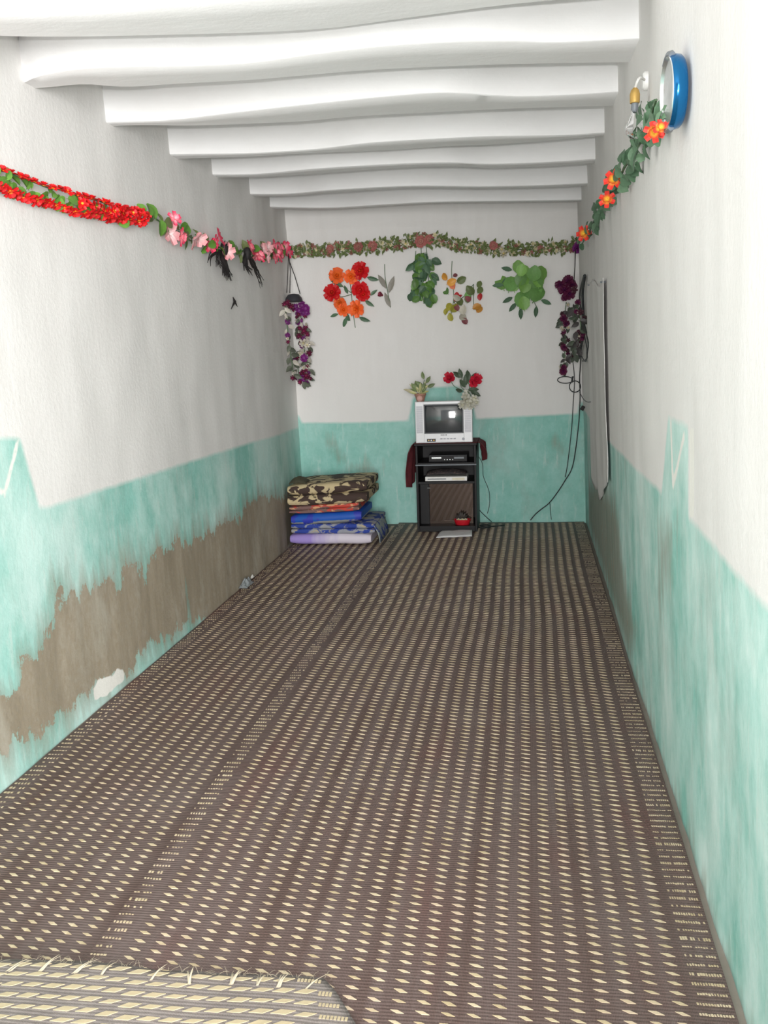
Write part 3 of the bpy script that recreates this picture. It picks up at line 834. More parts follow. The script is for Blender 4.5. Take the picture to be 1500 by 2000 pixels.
fl_ = [(C(x, y, 7.63), sc, k) for x, y, sc, k in [(590, 596, .55, 'p'), (597, 602, .55, 'p'), (585, 606, .5, 'p'), (592, 610, .5, 'p'), (578, 600, .5, 'p'), (600, 610, .45, 'p'), (586, 598, .45, 'w'), (574, 604, .4, 'm'),
       (562, 592, .5, 'm'), (568, 598, .5, 'm'), (556, 594, .4, 'm'), (584, 614, .4, 'm'), (594, 646, .5, 'm'), (584, 656, .45, 'm'), (600, 652, .4, 'm'), (594, 700, .55, 'p'), (604, 690, .45, 'm'), (580, 698, .35, 'm'),
       (598, 735, .55, 'm'), (590, 738, .5, 'p'), (606, 738, .4, 'm'), (586, 746, .4, 'm'), (593, 670, .7, 'w'), (600, 674, .5, 'w'), (572, 738, .4, 'm')]]
hanging(C(575, 585), 'hanging basket of purple flowers with two trailing strands in the far left corner',
        [[C(564, 496, 7.78), C(562, 530), C(560, 572)], [C(564, 496, 7.78), C(567, 530, 7.66), C(566, 572, 7.66)], [C(565, 510, 7.76), C(576, 540), C(586, 574)]], (C(574, 588, 7.62), .074),
        [([C(557, 597), C(560, 625), C(563, 660), C(569, 700), C(575, 740)], 24, .012), ([C(586, 610), C(591, 640), C(595, 690), C(598, 748)], 84, .045), ([C(580, 690), C(582, 720), C(586, 745)], 10, .02)],
        fl_, pm, hl, plain('dark_plastic_bowl', lin(52, 52, 58), .5))
pm2 = {'m': blossom(.066, ROSE, petal_mat('plum_petals', lin(120, 50, 110), lin(88, 18, 58), .05)), 'k': blossom(.05, DBL, petal_mat('dark_plum_petals', lin(80, 50, 60), lin(70, 28, 42), .05)), 'w': blossom(.045, DBL, CRM)}
hl2 = [leaf_mesh(.075, .045, leaf_mat('dark_grey_leaf', lin(70, 66, 66))), leaf_mesh(.07, .045, leaf_mat('dull_green_leaf', lin(82, 92, 78)))]
hanging(C(1110, 575, 7.72), 'hanging bunch of maroon flowers with trailing strands in the far right corner',
        [[C(1124, 488, 7.78), C(1123, 520, 7.75), C(1121, 550, 7.72)]], None,
        [([C(1106, 590, 7.72), C(1102, 630, 7.72), C(1104, 670, 7.72), C(1100, 728, 7.72)], 40, .03), ([C(1126, 590, 7.72), C(1134, 630, 7.72), C(1132, 660, 7.72), C(1120, 700, 7.72)], 44, .03)],
        [(C(x, y, 7.66), sc, k) for x, y, sc, k in [(1095, 556, .7, 'm'), (1110, 549, .75, 'm'), (1103, 566, .8, 'm'), (1117, 556, .7, 'm'), (1112, 574, .75, 'm'), (1122, 566, .6, 'k'), (1104, 581, .5, 'm'), (1101, 622, .5, 'm'), (1106, 632, .45, 'm'), (1098, 612, .35, 'k'), (1134, 610, .5, 'k'), (1128, 618, .4, 'k'),
         (1102, 678, .45, 'm'), (1098, 672, .35, 'k'), (1100, 725, .5, 'm'), (1101, 718, .4, 'm'), (1130, 652, .5, 'm'), (1124, 658, .4, 'k'), (1110, 640, .4, 'w'), (1106, 700, .35, 'w')]],
        pm2, hl2, None)

# -- black tassels under the pink garland
def tassel(base, label, hairs, m=BLK):
    th_ = thing('black_tassel', base, label, 'tassel')
    mb = MB(); mb.lathe([(.008, .03), (.02, .02), (.026, 0), (.022, -.03), (.012, -.05)], 10); part('knot', mb, m, th_, M4=T(base))
    mb = MB()
    for P, n, w in hairs:
        for i in range(n):
            Q = [Vector(p) + Vector((rnd.uniform(-.01, .01), rnd.uniform(-w, w), rnd.uniform(-.02, .02))) * (.3 + k * .5) for k, p in enumerate(P)]
            mb.tube(catmull(Q, 4), [.006 * (1 - .75 * k / (4 * (len(Q) - 1))) for k in range(4 * (len(Q) - 1) + 1)], 4)
    o = part('strands', mb, m, th_); o['kind'] = 'stuff'
    return th_
Lf = lambda x, y, o=.05: onleft(x, y, o)
tassel(Lf(438, 482, .06), 'black tassel with short thick strands below the pink garland, nearer the door', [([Lf(437, 490), Lf(434, 510), Lf(440, 540)], 22, .05), ([Lf(430, 490), Lf(426, 502), Lf(430, 518)], 12, .04), ([Lf(425, 495), Lf(413, 498), Lf(409, 512)], 3, .01), ([Lf(440, 500), Lf(444, 525), Lf(450, 542)], 10, .03)])
tassel(Lf(483, 492, .06), 'black tassel with long drooping strands below the pink garland, nearer the far corner', [([Lf(484, 498), Lf(494, 518), Lf(502, 530), Lf(511, 554)], 8, .02), ([Lf(480, 498), Lf(482, 515), Lf(490, 531)], 9, .03), ([Lf(478, 496), Lf(476, 512), Lf(480, 522)], 6, .03), ([Lf(488, 500), Lf(498, 515), Lf(500, 528)], 5, .02)])
mb = MB(); a = Lf(455, 580, .004); mb.tube([a, a + Vector((.01, 0, -.03)), a + Vector((.012, -.02, -.05))], [.002, .010, .002], 5); mb.tube([a + Vector((.01, 0, -.03)), a + Vector((.012, -.09, -.08))], [.008, .002], 5); mb.tube([a + Vector((.01, 0, -.03)), a + Vector((.01, .05, -.06))], [.008, .002], 5)
o = part('black_scrap', mb, BLK, None); tag(o, 'small black three-pointed scrap stuck on the left wall below the tassels', 'scrap')

# ------------------------------------------------------------------ round plate and bulb on the right wall
pc = onright(1315, 180, .030)
pl = thing('wall_plate', pc, 'round silvery plate with a glossy blue rim hanging high on the right wall', 'plate')
zd = Vector((-1, -.055, -.03))
MP = frame(pc, zd)
BLUE = plain('glossy_blue_enamel', lin(26, 104, 158), .14, .7)
SILV = plain('silvery_metal', (.72, .74, .74, 1), .22, .85)
GREY = plain('grey_plastic', lin(110, 116, 122), .4)
R0 = .091
mb = MB(); mb.lathe([(R0 * .90, -.020), (R0 * .97, -.014), (R0, 0), (R0 * .985, .012), (R0 * .95, .016)], 48, cap0=True, cap1=False); part('rim', mb, BLUE, pl, M4=MP)
mb = MB(); mb.lathe([(R0 * .955, .015), (R0 * .93, .018), (R0 * .86, .010), (R0 * .6, .005), (.002, .004)], 48, cap0=False); part('silvery_face', mb, SILV, pl, M4=MP)
for a0, a1 in ((60, 125), (250, 285)):
    mb = MB(); mb.tube([(R0 * .985 * math.cos(math.radians(a)), R0 * .985 * math.sin(math.radians(a)), .010) for a in range(a0, a1, 5)], .009, 6); part('rim_clip', mb, GREY, pl, M4=MP)
hk = onright(1331, 130, .0); mb = MB(); mb.tube([hk + Vector((.004, 0, 0)), hk + Vector((-.030, .006, 0)), hk + Vector((-.036, .008, .012))], .006, 8); part('hook', mb, BLK, pl)

bc = onright(1240, 188, .05)
bl = thing('light_bulb', bc, 'clear glass light bulb in a brass holder on the right wall beside the plate', 'light bulb')
BRASS = plain('brass', lin(196, 160, 90), .4, .5)
mb = MB(); mb.lathe([(.014, -.022), (.016, -.02), (.0165, .006), (.013, .018), (.006, .026)], 16); part('brass_holder', mb, BRASS, bl, M4=T(bc))
mb = MB(); mb.lathe([(.011, 0), (.012, -.02), (.008, -.026)], 12); part('bulb_cap', mb, GREY, bl, M4=T(bc + Vector((0, 0, -.022))))
t = NT('clear_glass'); t.base((1, 1, 1, 1)); t.rough(.03); t.b.inputs['Transmission Weight'].default_value = 1; t.b.inputs['IOR'].default_value = 1.2; GLASS = t.m
mb = MB(); mb.lathe([(.011, -.044), (.013, -.056), (.022, -.074), (.029, -.092), (.030, -.102), (.026, -.118), (.014, -.130), (.001, -.133)], 20, cap0=False); o = part('glass_bulb', mb, GLASS, bl, M4=T(bc))
mb = MB(); w0 = onright(1262, 158, .004); mb.tube(catmull([bc + Vector((0, 0, .024)), bc + Vector((.012, -.02, .05)), w0], 5), .004, 6); part('wire', mb, plain('white_wire', (.75, .75, .73, 1), .5), bl)
mb = MB(); mb.lathe([(.03, 0), (.03, .012), (.024, .018), (.004, .02)], 16); part('wall_rose', mb, plain('white_plastic', (.8, .8, .78, 1), .4), bl, M4=frame(w0 + Vector((.006, 0, 0)), (-1, 0, 0)))

# ------------------------------------------------------------------ white curtain on the right wall, by the far corner
cu = thing('white_curtain', onright(1178, 960, .02), 'white cloth hung in folds on the right wall near the far corner', 'curtain')
t = NT('white_cotton'); v = t.noise(t.coord((1, 1, .3)), 25, 4); t.base(t.mix(v, (.66, .65, .63, 1), (.80, .79, .77, 1))); t.rough(.85); t.bump(v, .25, .004)
yA = onright(1156, 800).y; yB_ = onright(1193, 760).y
CB_ = [(1156, 905), (1163, 950), (1165, 957), (1169, 955), (1172, 966), (1175, 977), (1179, 966), (1184, 955), (1186, 950), (1190, 935)]
CT_ = [(1157, 548), (1161, 545), (1166, 549), (1171, 557), (1177, 557), (1183, 545), (1188, 536), (1191, 534)]
pb_ = [onright(*q) for q in CB_]; pt_ = [onright(*q) for q in CT_]
cb_l = [(p.y, p.z) for p in pb_][::-1]; ct_l = [(p.y, p.z) for p in pt_][::-1]
yA = onright(1157, 850).y; yB_ = onright(1190, 760).y
def curt(u, v):
    y = yA + (yB_ - yA) * u; z = interp(cb_l, y) * (1 - v) + interp(ct_l, y) * v
    d = .010 + .005 * math.sin(u * 19 + 1.5 * noise.noise((u * 4, v * 2, 0))) + .012 * smooth01(.80, .92, u) + .004 * noise.noise((u * 9, v * 4, 5))
    return (XR(y, z) - d, y, z)
mb = MB(); mb.grid(curt, 60, 40); o = part('cloth', mb, t.m, cu); m_ = o.modifiers.new('thickness', 'SOLIDIFY'); m_.thickness = .003
for u in (.15, .96):
    q = curt(u, .995); mb = MB(); mb.tube([(q[0] - .012, q[1], q[2] - .01), (XR(q[1], q[2]) + .01, q[1], q[2] - .01)], .005, 6); part('nail', mb, GREY, cu)

# ------------------------------------------------------------------ television stand and what is on it
FY = 7.36
sl_, sr_ = at(813, 950, FY).x, at(931, 950, FY).x
topz = at(870, 866, FY).z
st = thing('television_stand', ((sl_ + sr_) / 2, FY + .2, 0), 'narrow black television stand with shelves against the far wall', 'stand')
BLKL = plain('black_laminate', lin(16, 14, 17), .5, 0, .2, spec=.3)
bz = .055; tk = .018; by = 7.76
zs1 = at(870, 904, FY).z; zs2 = at(870, 941, FY).z
Z0 = .008
for x0_, x1_ in ((sl_, sl_ + tk), (sr_ - tk, sr_)):
    mb = MB(); mb.box((x0_, FY, Z0), (x1_, by, topz - tk), None, .003); part('side_panel', mb, BLKL, st)
mb = MB(); mb.box((sl_ - .008, FY - .012, topz - tk), (sr_ + .008, by, topz), None, .004); part('top_panel', mb, BLKL, st)
for z_ in (zs1, zs2):
    mb = MB(); mb.box((sl_ + tk, FY + .005, z_ - tk), (sr_ - tk, by - .01, z_), None, .002); part('shelf', mb, BLKL, st)
mb = MB(); mb.box((sl_ + tk, FY + .002, Z0), (sr_ - tk, by - .01, bz), None, .003); part('base_panel', mb, BLKL, st)
mb = MB(); mb.box((sl_ + tk, by - .01, Z0), (sr_ - tk, by, topz - tk)); part('back_panel', mb, BLKL, st)
mb = MB(); mb.box((sl_ - .002, FY - .004, zs1 - tk - .004), (sr_ + .002, FY + .006, zs1 - tk + .006), None, .002); part('shelf_trim', mb, GREY, st)
t = NT('smoked_mirror_glass'); t.base((.20, .15, .125, 1)); t.rough(.03); t.b.inputs['Metallic'].default_value = .85; SMOKE = t.m
dr = thing_door = None
mb = MB(); mb.box((sl_ + tk + .075, FY + .11, bz), (sr_ - tk - .02, FY + .116, zs2 - tk - .002), None, .0015); gd = part('glass_door', mb, SMOKE, st)
mb = MB(); mb.tube([(sl_ + tk + .060, FY + .10, zs2 - .065), (sl_ + tk + .085, FY + .10, zs2 - .065)], .007, 8); part('door_hinge', mb, SILV, gd)
mb = MB(); mb.box((sl_ + tk, FY + .105, bz), (sl_ + tk + .074, FY + .12, zs2 - tk), None, .002); part('fixed_panel', mb, BLKL, st)

# players
dx0, dx1 = at(841, 895, FY).x, at(907, 895, FY).x
d1 = thing('dvd_player', ((dx0 + dx1) / 2, FY + .15, zs1), 'black disc player on the top shelf of the stand under the television', 'player')
DK = plain('dark_grey_metal', lin(48, 48, 52), .35, .4)
mb = MB(); mb.box((dx0 - .02, FY + .035, zs1 + .004), (dx1 + .02, FY + .30, zs1 + .058), None, .003); part('case', mb, DK, d1)
mb = MB(); mb.box((dx0 - .018, FY + .028, zs1 + .008), (dx1 + .018, FY + .036, zs1 + .054), None, .002); part('front_panel', mb, BLKL, d1)
mb = MB(); mb.box((dx0 + .005, FY + .024, zs1 + .030), (dx0 + .085, FY + .029, zs1 + .044), None, .001); part('disc_tray', mb, SILV, d1)
mb = MB(); mb.box((dx1 - .085, FY + .024, zs1 + .028), (dx1 - .005, FY + .029, zs1 + .044), None, .001); part('display', mb, GREY, d1)
for k in range(4):
    mb = MB(); mb.lathe([(.005, 0), (.005, .004), (.003, .005)], 10); part('button', mb, SILV, d1, M4=frame((dx0 + .11 + .022 * k, FY + .028, zs1 + .022), (0, -1, 0)))
for sx in (dx0 + .01, dx1 - .01):
    mb = MB(); mb.box((sx - .01, FY + .06, zs1), (sx + .01, FY + .09, zs1 + .005)); part('foot', mb, BLKL, d1)
wx0, wx1 = at(830, 933, FY).x, at(912, 933, FY).x
d2 = thing('media_player', ((wx0 + wx1) / 2, FY + .12, zs2), 'slim white player on the second shelf of the stand', 'player')
WPL = plain('white_plastic_case', (.80, .79, .76, 1), .4)
mb = MB(); mb.box((wx0, FY + .012, zs2 + .004), (wx1, FY + .22, zs2 + .040), None, .004); part('case', mb, WPL, d2)
mb = MB(); mb.box((wx0 + .02, FY + .008, zs2 + .018), (wx0 + .17, FY + .013, zs2 + .026), None, .001); part('disc_slot', mb, GREY, d2)
mb = MB(); mb.box((wx1 - .12, FY + .008, zs2 + .012), (wx1 - .02, FY + .013, zs2 + .030), None, .001); part('display', mb, plain('cream_display', (.72, .66, .5, 1), .3), d2)
for sx in (wx0 + .03, wx1 - .03):
    mb = MB(); mb.box((sx - .01, FY + .05, zs2), (sx + .01, FY + .08, zs2 + .005)); part('foot', mb, BLKL, d2)

# a dark cassette box leaning on the back of the second shelf
cz0 = zs2 + .045
bx = thing('cloth_bundle', ((wx0 + wx1) / 2, FY + .12, cz0 - .005), 'dark patterned cloth bundle stuffed above the white player', 'cloth')
t = NT('dark_patterned_cloth'); v = t.n('ShaderNodeTexVoronoi'); t.link(t.coord(), v.inputs['Vector']); v.inputs['Scale'].default_value = 60
t.base(t.mix(t.rng(v.outputs['Distance'], .1, .4), (.16, .10, .08, 1), (.035, .028, .03, 1))); t.rough(.8)
mb = MB()
mb.grid(lambda u, v: (wx0 + .01 + (wx1 - wx0 - .02) * u, FY + .03 + .17 * v, cz0 - .006 + (.052 + .012 * noise.noise((u * 7, v * 3, 3))) * math.sin(math.pi * min(1, .04 + .92 * u)) ** .3 * math.sin(math.pi * (.02 + .96 * v)) ** .35), 26, 12)
o = part('cloth', mb, t.m, bx); m_ = o.modifiers.new('thickness', 'SOLIDIFY'); m_.thickness = .003; m_.offset = 1

# maroon cloth under the set, its ends hanging off both sides
ck = thing('maroon_cloth', ((sl_ + sr_) / 2, FY + .2, topz), 'maroon cloth spread under the television, its ends hanging off both sides of the stand', 'cloth')
t = NT('maroon_velvet'); v = t.noise(t.coord(), 18, 4); t.base(t.mix(v, lin(58, 18, 24), lin(104, 34, 40))); t.rough(.8); t.bump(v, .3, .005); MARV = t.m
mb = MB(); mb.grid(lambda u, v: (sl_ - .012 + (sr_ - sl_ + .024) * u, FY - .010 + .40 * v, topz + .0035 + .0012 * noise.noise((u * 12, v * 8, 1))), 20, 12)
o = part('cloth_top', mb, MARV, ck); m_ = o.modifiers.new('thickness', 'SOLIDIFY'); m_.thickness = .003
def flap(sgn, xb, zlow, wide, tipu):
    def fn(u, v):
        y = FY + .005 + wide * u
        low = zlow(u); z = topz + .004 - (topz - low) * v
        x = xb + sgn * (.002 + .030 * min(1, v * 5) ** .5 + .020 * math.sin(u * 16 + 2 * v) * min(1, v * 4) + .022 * smooth01(.1, .7, v) * (1 - u))
        return (x, y, z)
    mb = MB(); mb.grid(fn, 24, 20); o = part('hanging_end', mb, MARV, ck); m_ = o.modifiers.new('thickness', 'SOLIDIFY'); m_.thickness = .004
flap(-1, sl_ - .012, lambda u: at(805, 948, FY).z - .03 + .14 * max(0, u - .45) + .05 * abs(u - .2), .30, 0)
flap(1, sr_ + .012, lambda u: at(940, 903, FY).z + .09 * abs(u - .22), .28, 0)

# television
TY = FY - .005
xl_, xr_ = at(811, 825, TY).x, at(922.5, 825, TY).x
tz0 = topz + .006; tz1 = at(866, 783.5, TY).z
tv = thing('television', ((xl_ + xr_) / 2, TY + .2, tz0), 'silver tube television with a dark screen on the black stand', 'television')
TS = plain('silver_plastic', lin(212, 212, 214), .38, .15, .04)
sx0, sx1 = at(828.5, 820, TY).x, at(904.5, 820, TY).x
sz0, sz1 = at(866, 846, TY).z, at(866, 790, TY).z
mb = MB()
mb.box((xl_, TY, tz0), (sx0, TY + .05, tz1), None, .006); mb.box((sx1, TY, tz0), (xr_, TY + .05, tz1), None, .006)
mb.box((sx0 - .01, TY + .001, sz1), (sx1 + .01, TY + .05, tz1), None, .006); mb.box((sx0 - .01, TY + .001, tz0), (sx1 + .01, TY + .05, sz0), None, .006)
part('front_bezel', mb, TS, tv)
mb = MB(); cx = (xl_ + xr_) / 2; cz = (tz0 + tz1) / 2; hw = (xr_ - xl_) / 2; hh = (tz1 - tz0) / 2
rings = [(TY + .048, 1, 1, 0), (TY + .10, .97, .97, 0), (TY + .20, .90, .90, -.0), (TY + .30, .66, .70, -.2), (TY + .38, .56, .60, -.3)]
vs = []; fs = []
for y, a, b, sh in rings:
    for sxn, szn in ((-1, -1), (1, -1), (1, 1), (-1, 1)):
        zz = cz + szn * hh * b if szn > 0 else cz - hh * (1 if y < TY + .31 else .95)
        vs.append((cx + sxn * hw * a, y, zz))
for i in range(len(rings) - 1):
    for k in range(4): fs.append((i * 4 + k, i * 4 + (k + 1) % 4, i * 4 + 4 + (k + 1) % 4, i * 4 + 4 + k))
fs.append((0, 3, 2, 1)); fs.append(tuple(16 + k for k in range(4)))
mb.add(vs, fs); part('back_shell', mb, plain('grey_plastic_shell', lin(120, 122, 126), .5), tv, smooth=False)
t = NT('tube_screen_glass'); t.base((.045, .05, .054, 1)); t.rough(.08); t.b.inputs['Specular IOR Level'].default_value = .9; t.b.inputs['Coat Weight'].default_value = .6; t.b.inputs['Coat Roughness'].default_value = .04
mb = MB(); mb.grid(lambda u, v: (sx0 - .004 + (sx1 - sx0 + .008) * u, TY + .004 + .030 * ((2 * u - 1) ** 2 + (2 * v - 1) ** 2) * .5, sz0 - .004 + (sz1 - sz0 + .008) * v), 20, 16); part('screen', mb, t.m, tv)
fr = MB(); e = .007
for lo_, hi_ in (((sx0 - .002, TY - .001, sz0 - .002), (sx0 + e, TY + .012, sz1 + .002)), ((sx1 - e, TY - .001, sz0 - .002), (sx1 + .002, TY + .012, sz1 + .002)),
               ((sx0, TY - .001, sz1 - e), (sx1, TY + .012, sz1 + .002)), ((sx0, TY - .001, sz0 - .002), (sx1, TY + .012, sz0 + e))): fr.box(lo_, hi_, None, .002)
part('screen_mask', fr, plain('dark_screen_mask', lin(88, 90, 94), .5), tv)
GRL = plain('grey_speaker_mesh', lin(176, 176, 184), .55)
for a, b in ((xl_ + .010, sx0 - .012), (sx1 + .012, xr_ - .010)):
    g_ = MB(); nsl = 26
    for k in range(nsl):
        z_ = sz0 + .005 + (sz1 - sz0 - .02) * k / (nsl - 1); g_.box((a, TY - .0025, z_), (b, TY + .002, z_ + .0045))
    part('speaker_grille', g_, GRL, tv, smooth=False)
mb = MB(); mb.box((at(834, 860, TY).x, TY - .002, at(840, 863, TY).z), (at(851, 860, TY).x, TY + .003, at(840, 857, TY).z), None, .001); part('input_socket_panel', mb, DK, tv)
for k in range(3):
    mb = MB(); mb.lathe([(.005, 0), (.005, .004), (.003, .0045)], 10); part('socket', mb, [BRASS, WPL, RED][k], tv, M4=frame((at(837.5 + 5 * k, 860, TY).x, TY - .001, at(840, 860, TY).z), (0, -1, 0)))
for k in range(5):
    mb = MB(); x_ = at(862 + 6.5 * k, 857, TY).x; z_ = at(866, 857, TY).z; mb.box((x_ - .009, TY - .0025, z_ - .004), (x_ + .009, TY + .002, z_ + .004), None, .0015); part('button', mb, GRL, tv)
mb = MB(); mb.lathe([(.010, 0), (.010, .005), (.008, .007)], 16); part('power_button', mb, plain('dull_steel', lin(120, 122, 128), .35, .5), tv, M4=frame((at(905, 857, TY).x, TY - .001, at(905, 857, TY).z), (0, -1, 0)))
mb = MB(); p_ = at(867, 849.5, TY)
# the maker's badge: a row of small dark raised letters too small to read
x_ = p_.x - .026
for k, w_ in enumerate((.009, .006, .008, .006, .009)):
    mb.box((x_, TY - .0015, p_.z - .004), (x_ + w_ * .8, TY + .002, p_.z + .0035), None, .001); x_ += w_ + .003
part('badge', mb, DK, tv)

# flowers on the set
px_ = at(821, 776, TY + .12)
fp = thing('flower_pot', (px_.x, TY + .12, tz1 - .004), 'small terracotta pot of pale yellow-green flowers on the left of the television', 'flower pot')
base_z = tz1 * .985 + .0
TERR = plain('terracotta', lin(164, 122, 104), .8)
pz = tz1 - .006
mb = MB(); mb.lathe([(.026, 0), (.030, .002), (.044, .05), (.048, .052), (.048, .066), (.042, .066), (.038, .050), (.004, .046)], 20); part('pot', mb, TERR, fp, M4=T((px_.x, TY + .12, pz)))
mb = MB(); mb.lathe([(.022, 0), (.024, .004), (.016, .012), (.004, .014)], 14); part('pink_bow', mb, plain('pink_ribbon', lin(205, 160, 150), .6), fp, M4=frame((px_.x, TY + .075, pz + .028), (0, -1, 0)))
pale = [leaf_mesh(.085, .03, leaf_mat('pale_yellow_leaf', lin(188, 186, 128))), leaf_mesh(.08, .04, leaf_mat('sage_leaf', lin(112, 128, 84))), leaf_mesh(.085, .026, leaf_mat('straw_leaf', lin(200, 192, 160)))]
o_ = Vector((px_.x, TY + .12, pz + .055))
for i in range(34):
    a = rnd.uniform(0, 2 * math.pi); el = rnd.uniform(.15, 1.25)
    d = Vector((math.cos(a) * math.cos(el), math.sin(a) * math.cos(el) * .6, math.sin(el)))
    q = o_ + d * rnd.uniform(.0, .05)
    x = d; z = (Vector((0, -1, .4)) - Vector((0, -1, .4)).dot(d) * d).normalized(); s_ = d.cross(z)
    Rm = Matrix((s_, d, z)).transposed().to_4x4()
    link('leaf', rnd.choice(pale), fp, T(q) @ Rm @ Matrix.Scale(rnd.uniform(.8, 1.15), 4))
mb = MB(); top = at(829, 742, TY + .12)
mb.tube(catmull([o_, o_.lerp(top, .6) + Vector((.005, 0, .01)), top], 5), .003, 5); part('stem', mb, STEM, fp)
for dx_, dz_, sp in ((0, 0, .3), (.01, -.03, -.6), (-.01, -.05, 1.0), (.02, -.06, -1.2)):
    link('leaf', pale[1], fp, frame(top + Vector((dx_, -.01, dz_)), jit(BN, .3), sp, .8))

vx = at(911, 783, TY + .10)
vs_ = thing('flower_vase', (vx.x, TY + .10, tz1 - .002), 'cream flowers with two tall red blossoms and dark leaves on the right of the television', 'flower vase')
vz = tz1 - .004
mb = MB(); mb.lathe([(.026, 0), (.030, .002), (.036, .02), (.030, .05), (.020, .07), (.026, .085), (.023, .085), (.016, .068)], 20); part('vase', mb, plain('cream_ceramic', (.72, .70, .62, 1), .3), vs_, M4=T((vx.x, TY + .10, vz)))
root = Vector((vx.x, TY + .10, vz + .07))
tips = [at(879, 739, TY + .08), at(930, 742, TY + .08), at(914, 745, TY + .09), at(903, 736, TY + .09)]
for q in tips:
    mb = MB(); mid = root.lerp(q, .5) + Vector((.02 if q.x > root.x else -.03, 0, -.01)); mb.tube(catmull([root, mid, q], 6), .0028, 5); part('stem', mb, STEM, vs_)
redv = blossom(.055, [(5, 1, .8, 30, -.05), (4, .75, .7, 55, .1)], petal_mat('crimson_petals', lin(180, 20, 50), lin(196, 22, 52), .05))
link('flower', redv, vs_, frame(tips[0], (-.2, -1, .3), .2, 1.0)); link('flower', redv, vs_, frame(tips[1], (.25, -1, .3), 1, 1.0)); link('flower', redv, vs_, frame(tips[1] + Vector((-.02, 0, -.02)), (.0, -1, .0), 2, .8))
dl = leaf_mesh(.085, .042, leaf_mat('deep_green_leaf', lin(70, 86, 66)))
for q, sp in [((903, 740), .3), ((904, 737), 1.1), ((914, 748), -.2), ((916, 742), .2), ((910, 758), .6), ((905, 765), 1.3), ((913, 762), -1.5), ((918, 764), -2.0), ((911, 754), .1), ((919, 745), -.6)]:
    link('leaf', dl, vs_, frame(at(q[0], q[1], TY + .07), jit(BN, .3), sp, rnd.uniform(.75, 1)))
crm = blossom(.05, DBL, petal_mat('pale_cream_petals', lin(200, 196, 170), lin(196, 194, 182), .05))
for q, s in [((911, 782), 1), ((904, 790), .8), ((920, 785), .85), ((927, 778), .7), ((915, 790), .85), ((909, 774), .7), ((922, 792), .6), ((931, 786), .5)]:
    link('flower', crm, vs_, frame(at(q[0], q[1], TY - .03), jit(BN, .4), rnd.uniform(0, 6), s))
for q in [(904, 790), (920, 785), (927, 778), (922, 792)]:
    mb = MB(); mb.tube(catmull([root + Vector((0, 0, .015)), at(q[0], q[1] - 12, TY + .03), at(q[0], q[1], TY - .028)], 5), .002, 5); part('stem', mb, STEM, vs_)

# red planter on the base of the stand
rb = at(903, 1016, FY + .05)
rp = thing('red_planter', (rb.x, FY + .055, bz), 'low red oval planter with a small dark plant on the base of the stand', 'planter')
RP = plain('red_plastic', lin(200, 30, 44), .35)
mb = MB(); mb.lathe([(.052, 0), (.056, .003), (.070, .042), (.073, .046), (.066, .046), (.060, .030), (.004, .026)], 24); o = part('pot', mb, RP, rp, M4=T((rb.x, FY + .057, bz + .001)) @ Matrix.Diagonal((1, .68, 1, 1)))
dkp = leaf_mesh(.06, .02, leaf_mat('dark_plant_leaf', lin(44, 36, 30)))
for i in range(18):
    a = rnd.uniform(0, 2 * math.pi); el = rnd.uniform(.5, 1.4)
    d = Vector((math.cos(a) * math.cos(el), math.sin(a) * math.cos(el) * .5, math.sin(el))); z = (Vector((0, -1, .4)) - Vector((0, -1, .4)).dot(d) * d).normalized()
    link('leaf', dkp, rp, T(Vector((rb.x - .005, FY + .057, bz + .03)) + d * .004) @ Matrix((d.cross(z), d, z)).transposed().to_4x4() @ Matrix.Scale(rnd.uniform(.8, 1.2), 4))
for dx_ in (-.03, .0, .028):
    link('pebble', smallm[0], rp, frame((rb.x + dx_, FY + .03, bz + .045), (0, -.6, 1), 0, .5))

# folded paper on the mat
c4 = [onfloor(852, 1050, .012), onfloor(922, 1047, .012), onfloor(922, 1031, .012), onfloor(868, 1033, .012)]
t = NT('white_paper'); v = t.noise(t.coord(), 20, 3); t.base(t.mix(v, (.62, .62, .63, 1), (.78, .78, .78, 1))); t.rough(.7)
def paper(u, v):
    a = c4[0].lerp(c4[1], u); b = c4[3].lerp(c4[2], u); p = a.lerp(b, v)
    return (p.x, min(p.y, FY - .015), .012 + .014 * math.sin(math.pi * v) * (.6 + .4 * u) + .004 * noise.noise((u * 5, v * 4, 2)))
mb = MB(); mb.grid(paper, 16, 10); o = part('folded_paper', mb, t.m, None); m_ = o.modifiers.new('thickness', 'SOLIDIFY'); m_.thickness = .006; m_.offset = 0
tag(o, 'folded white paper lying on the mat in front of the stand', 'paper')

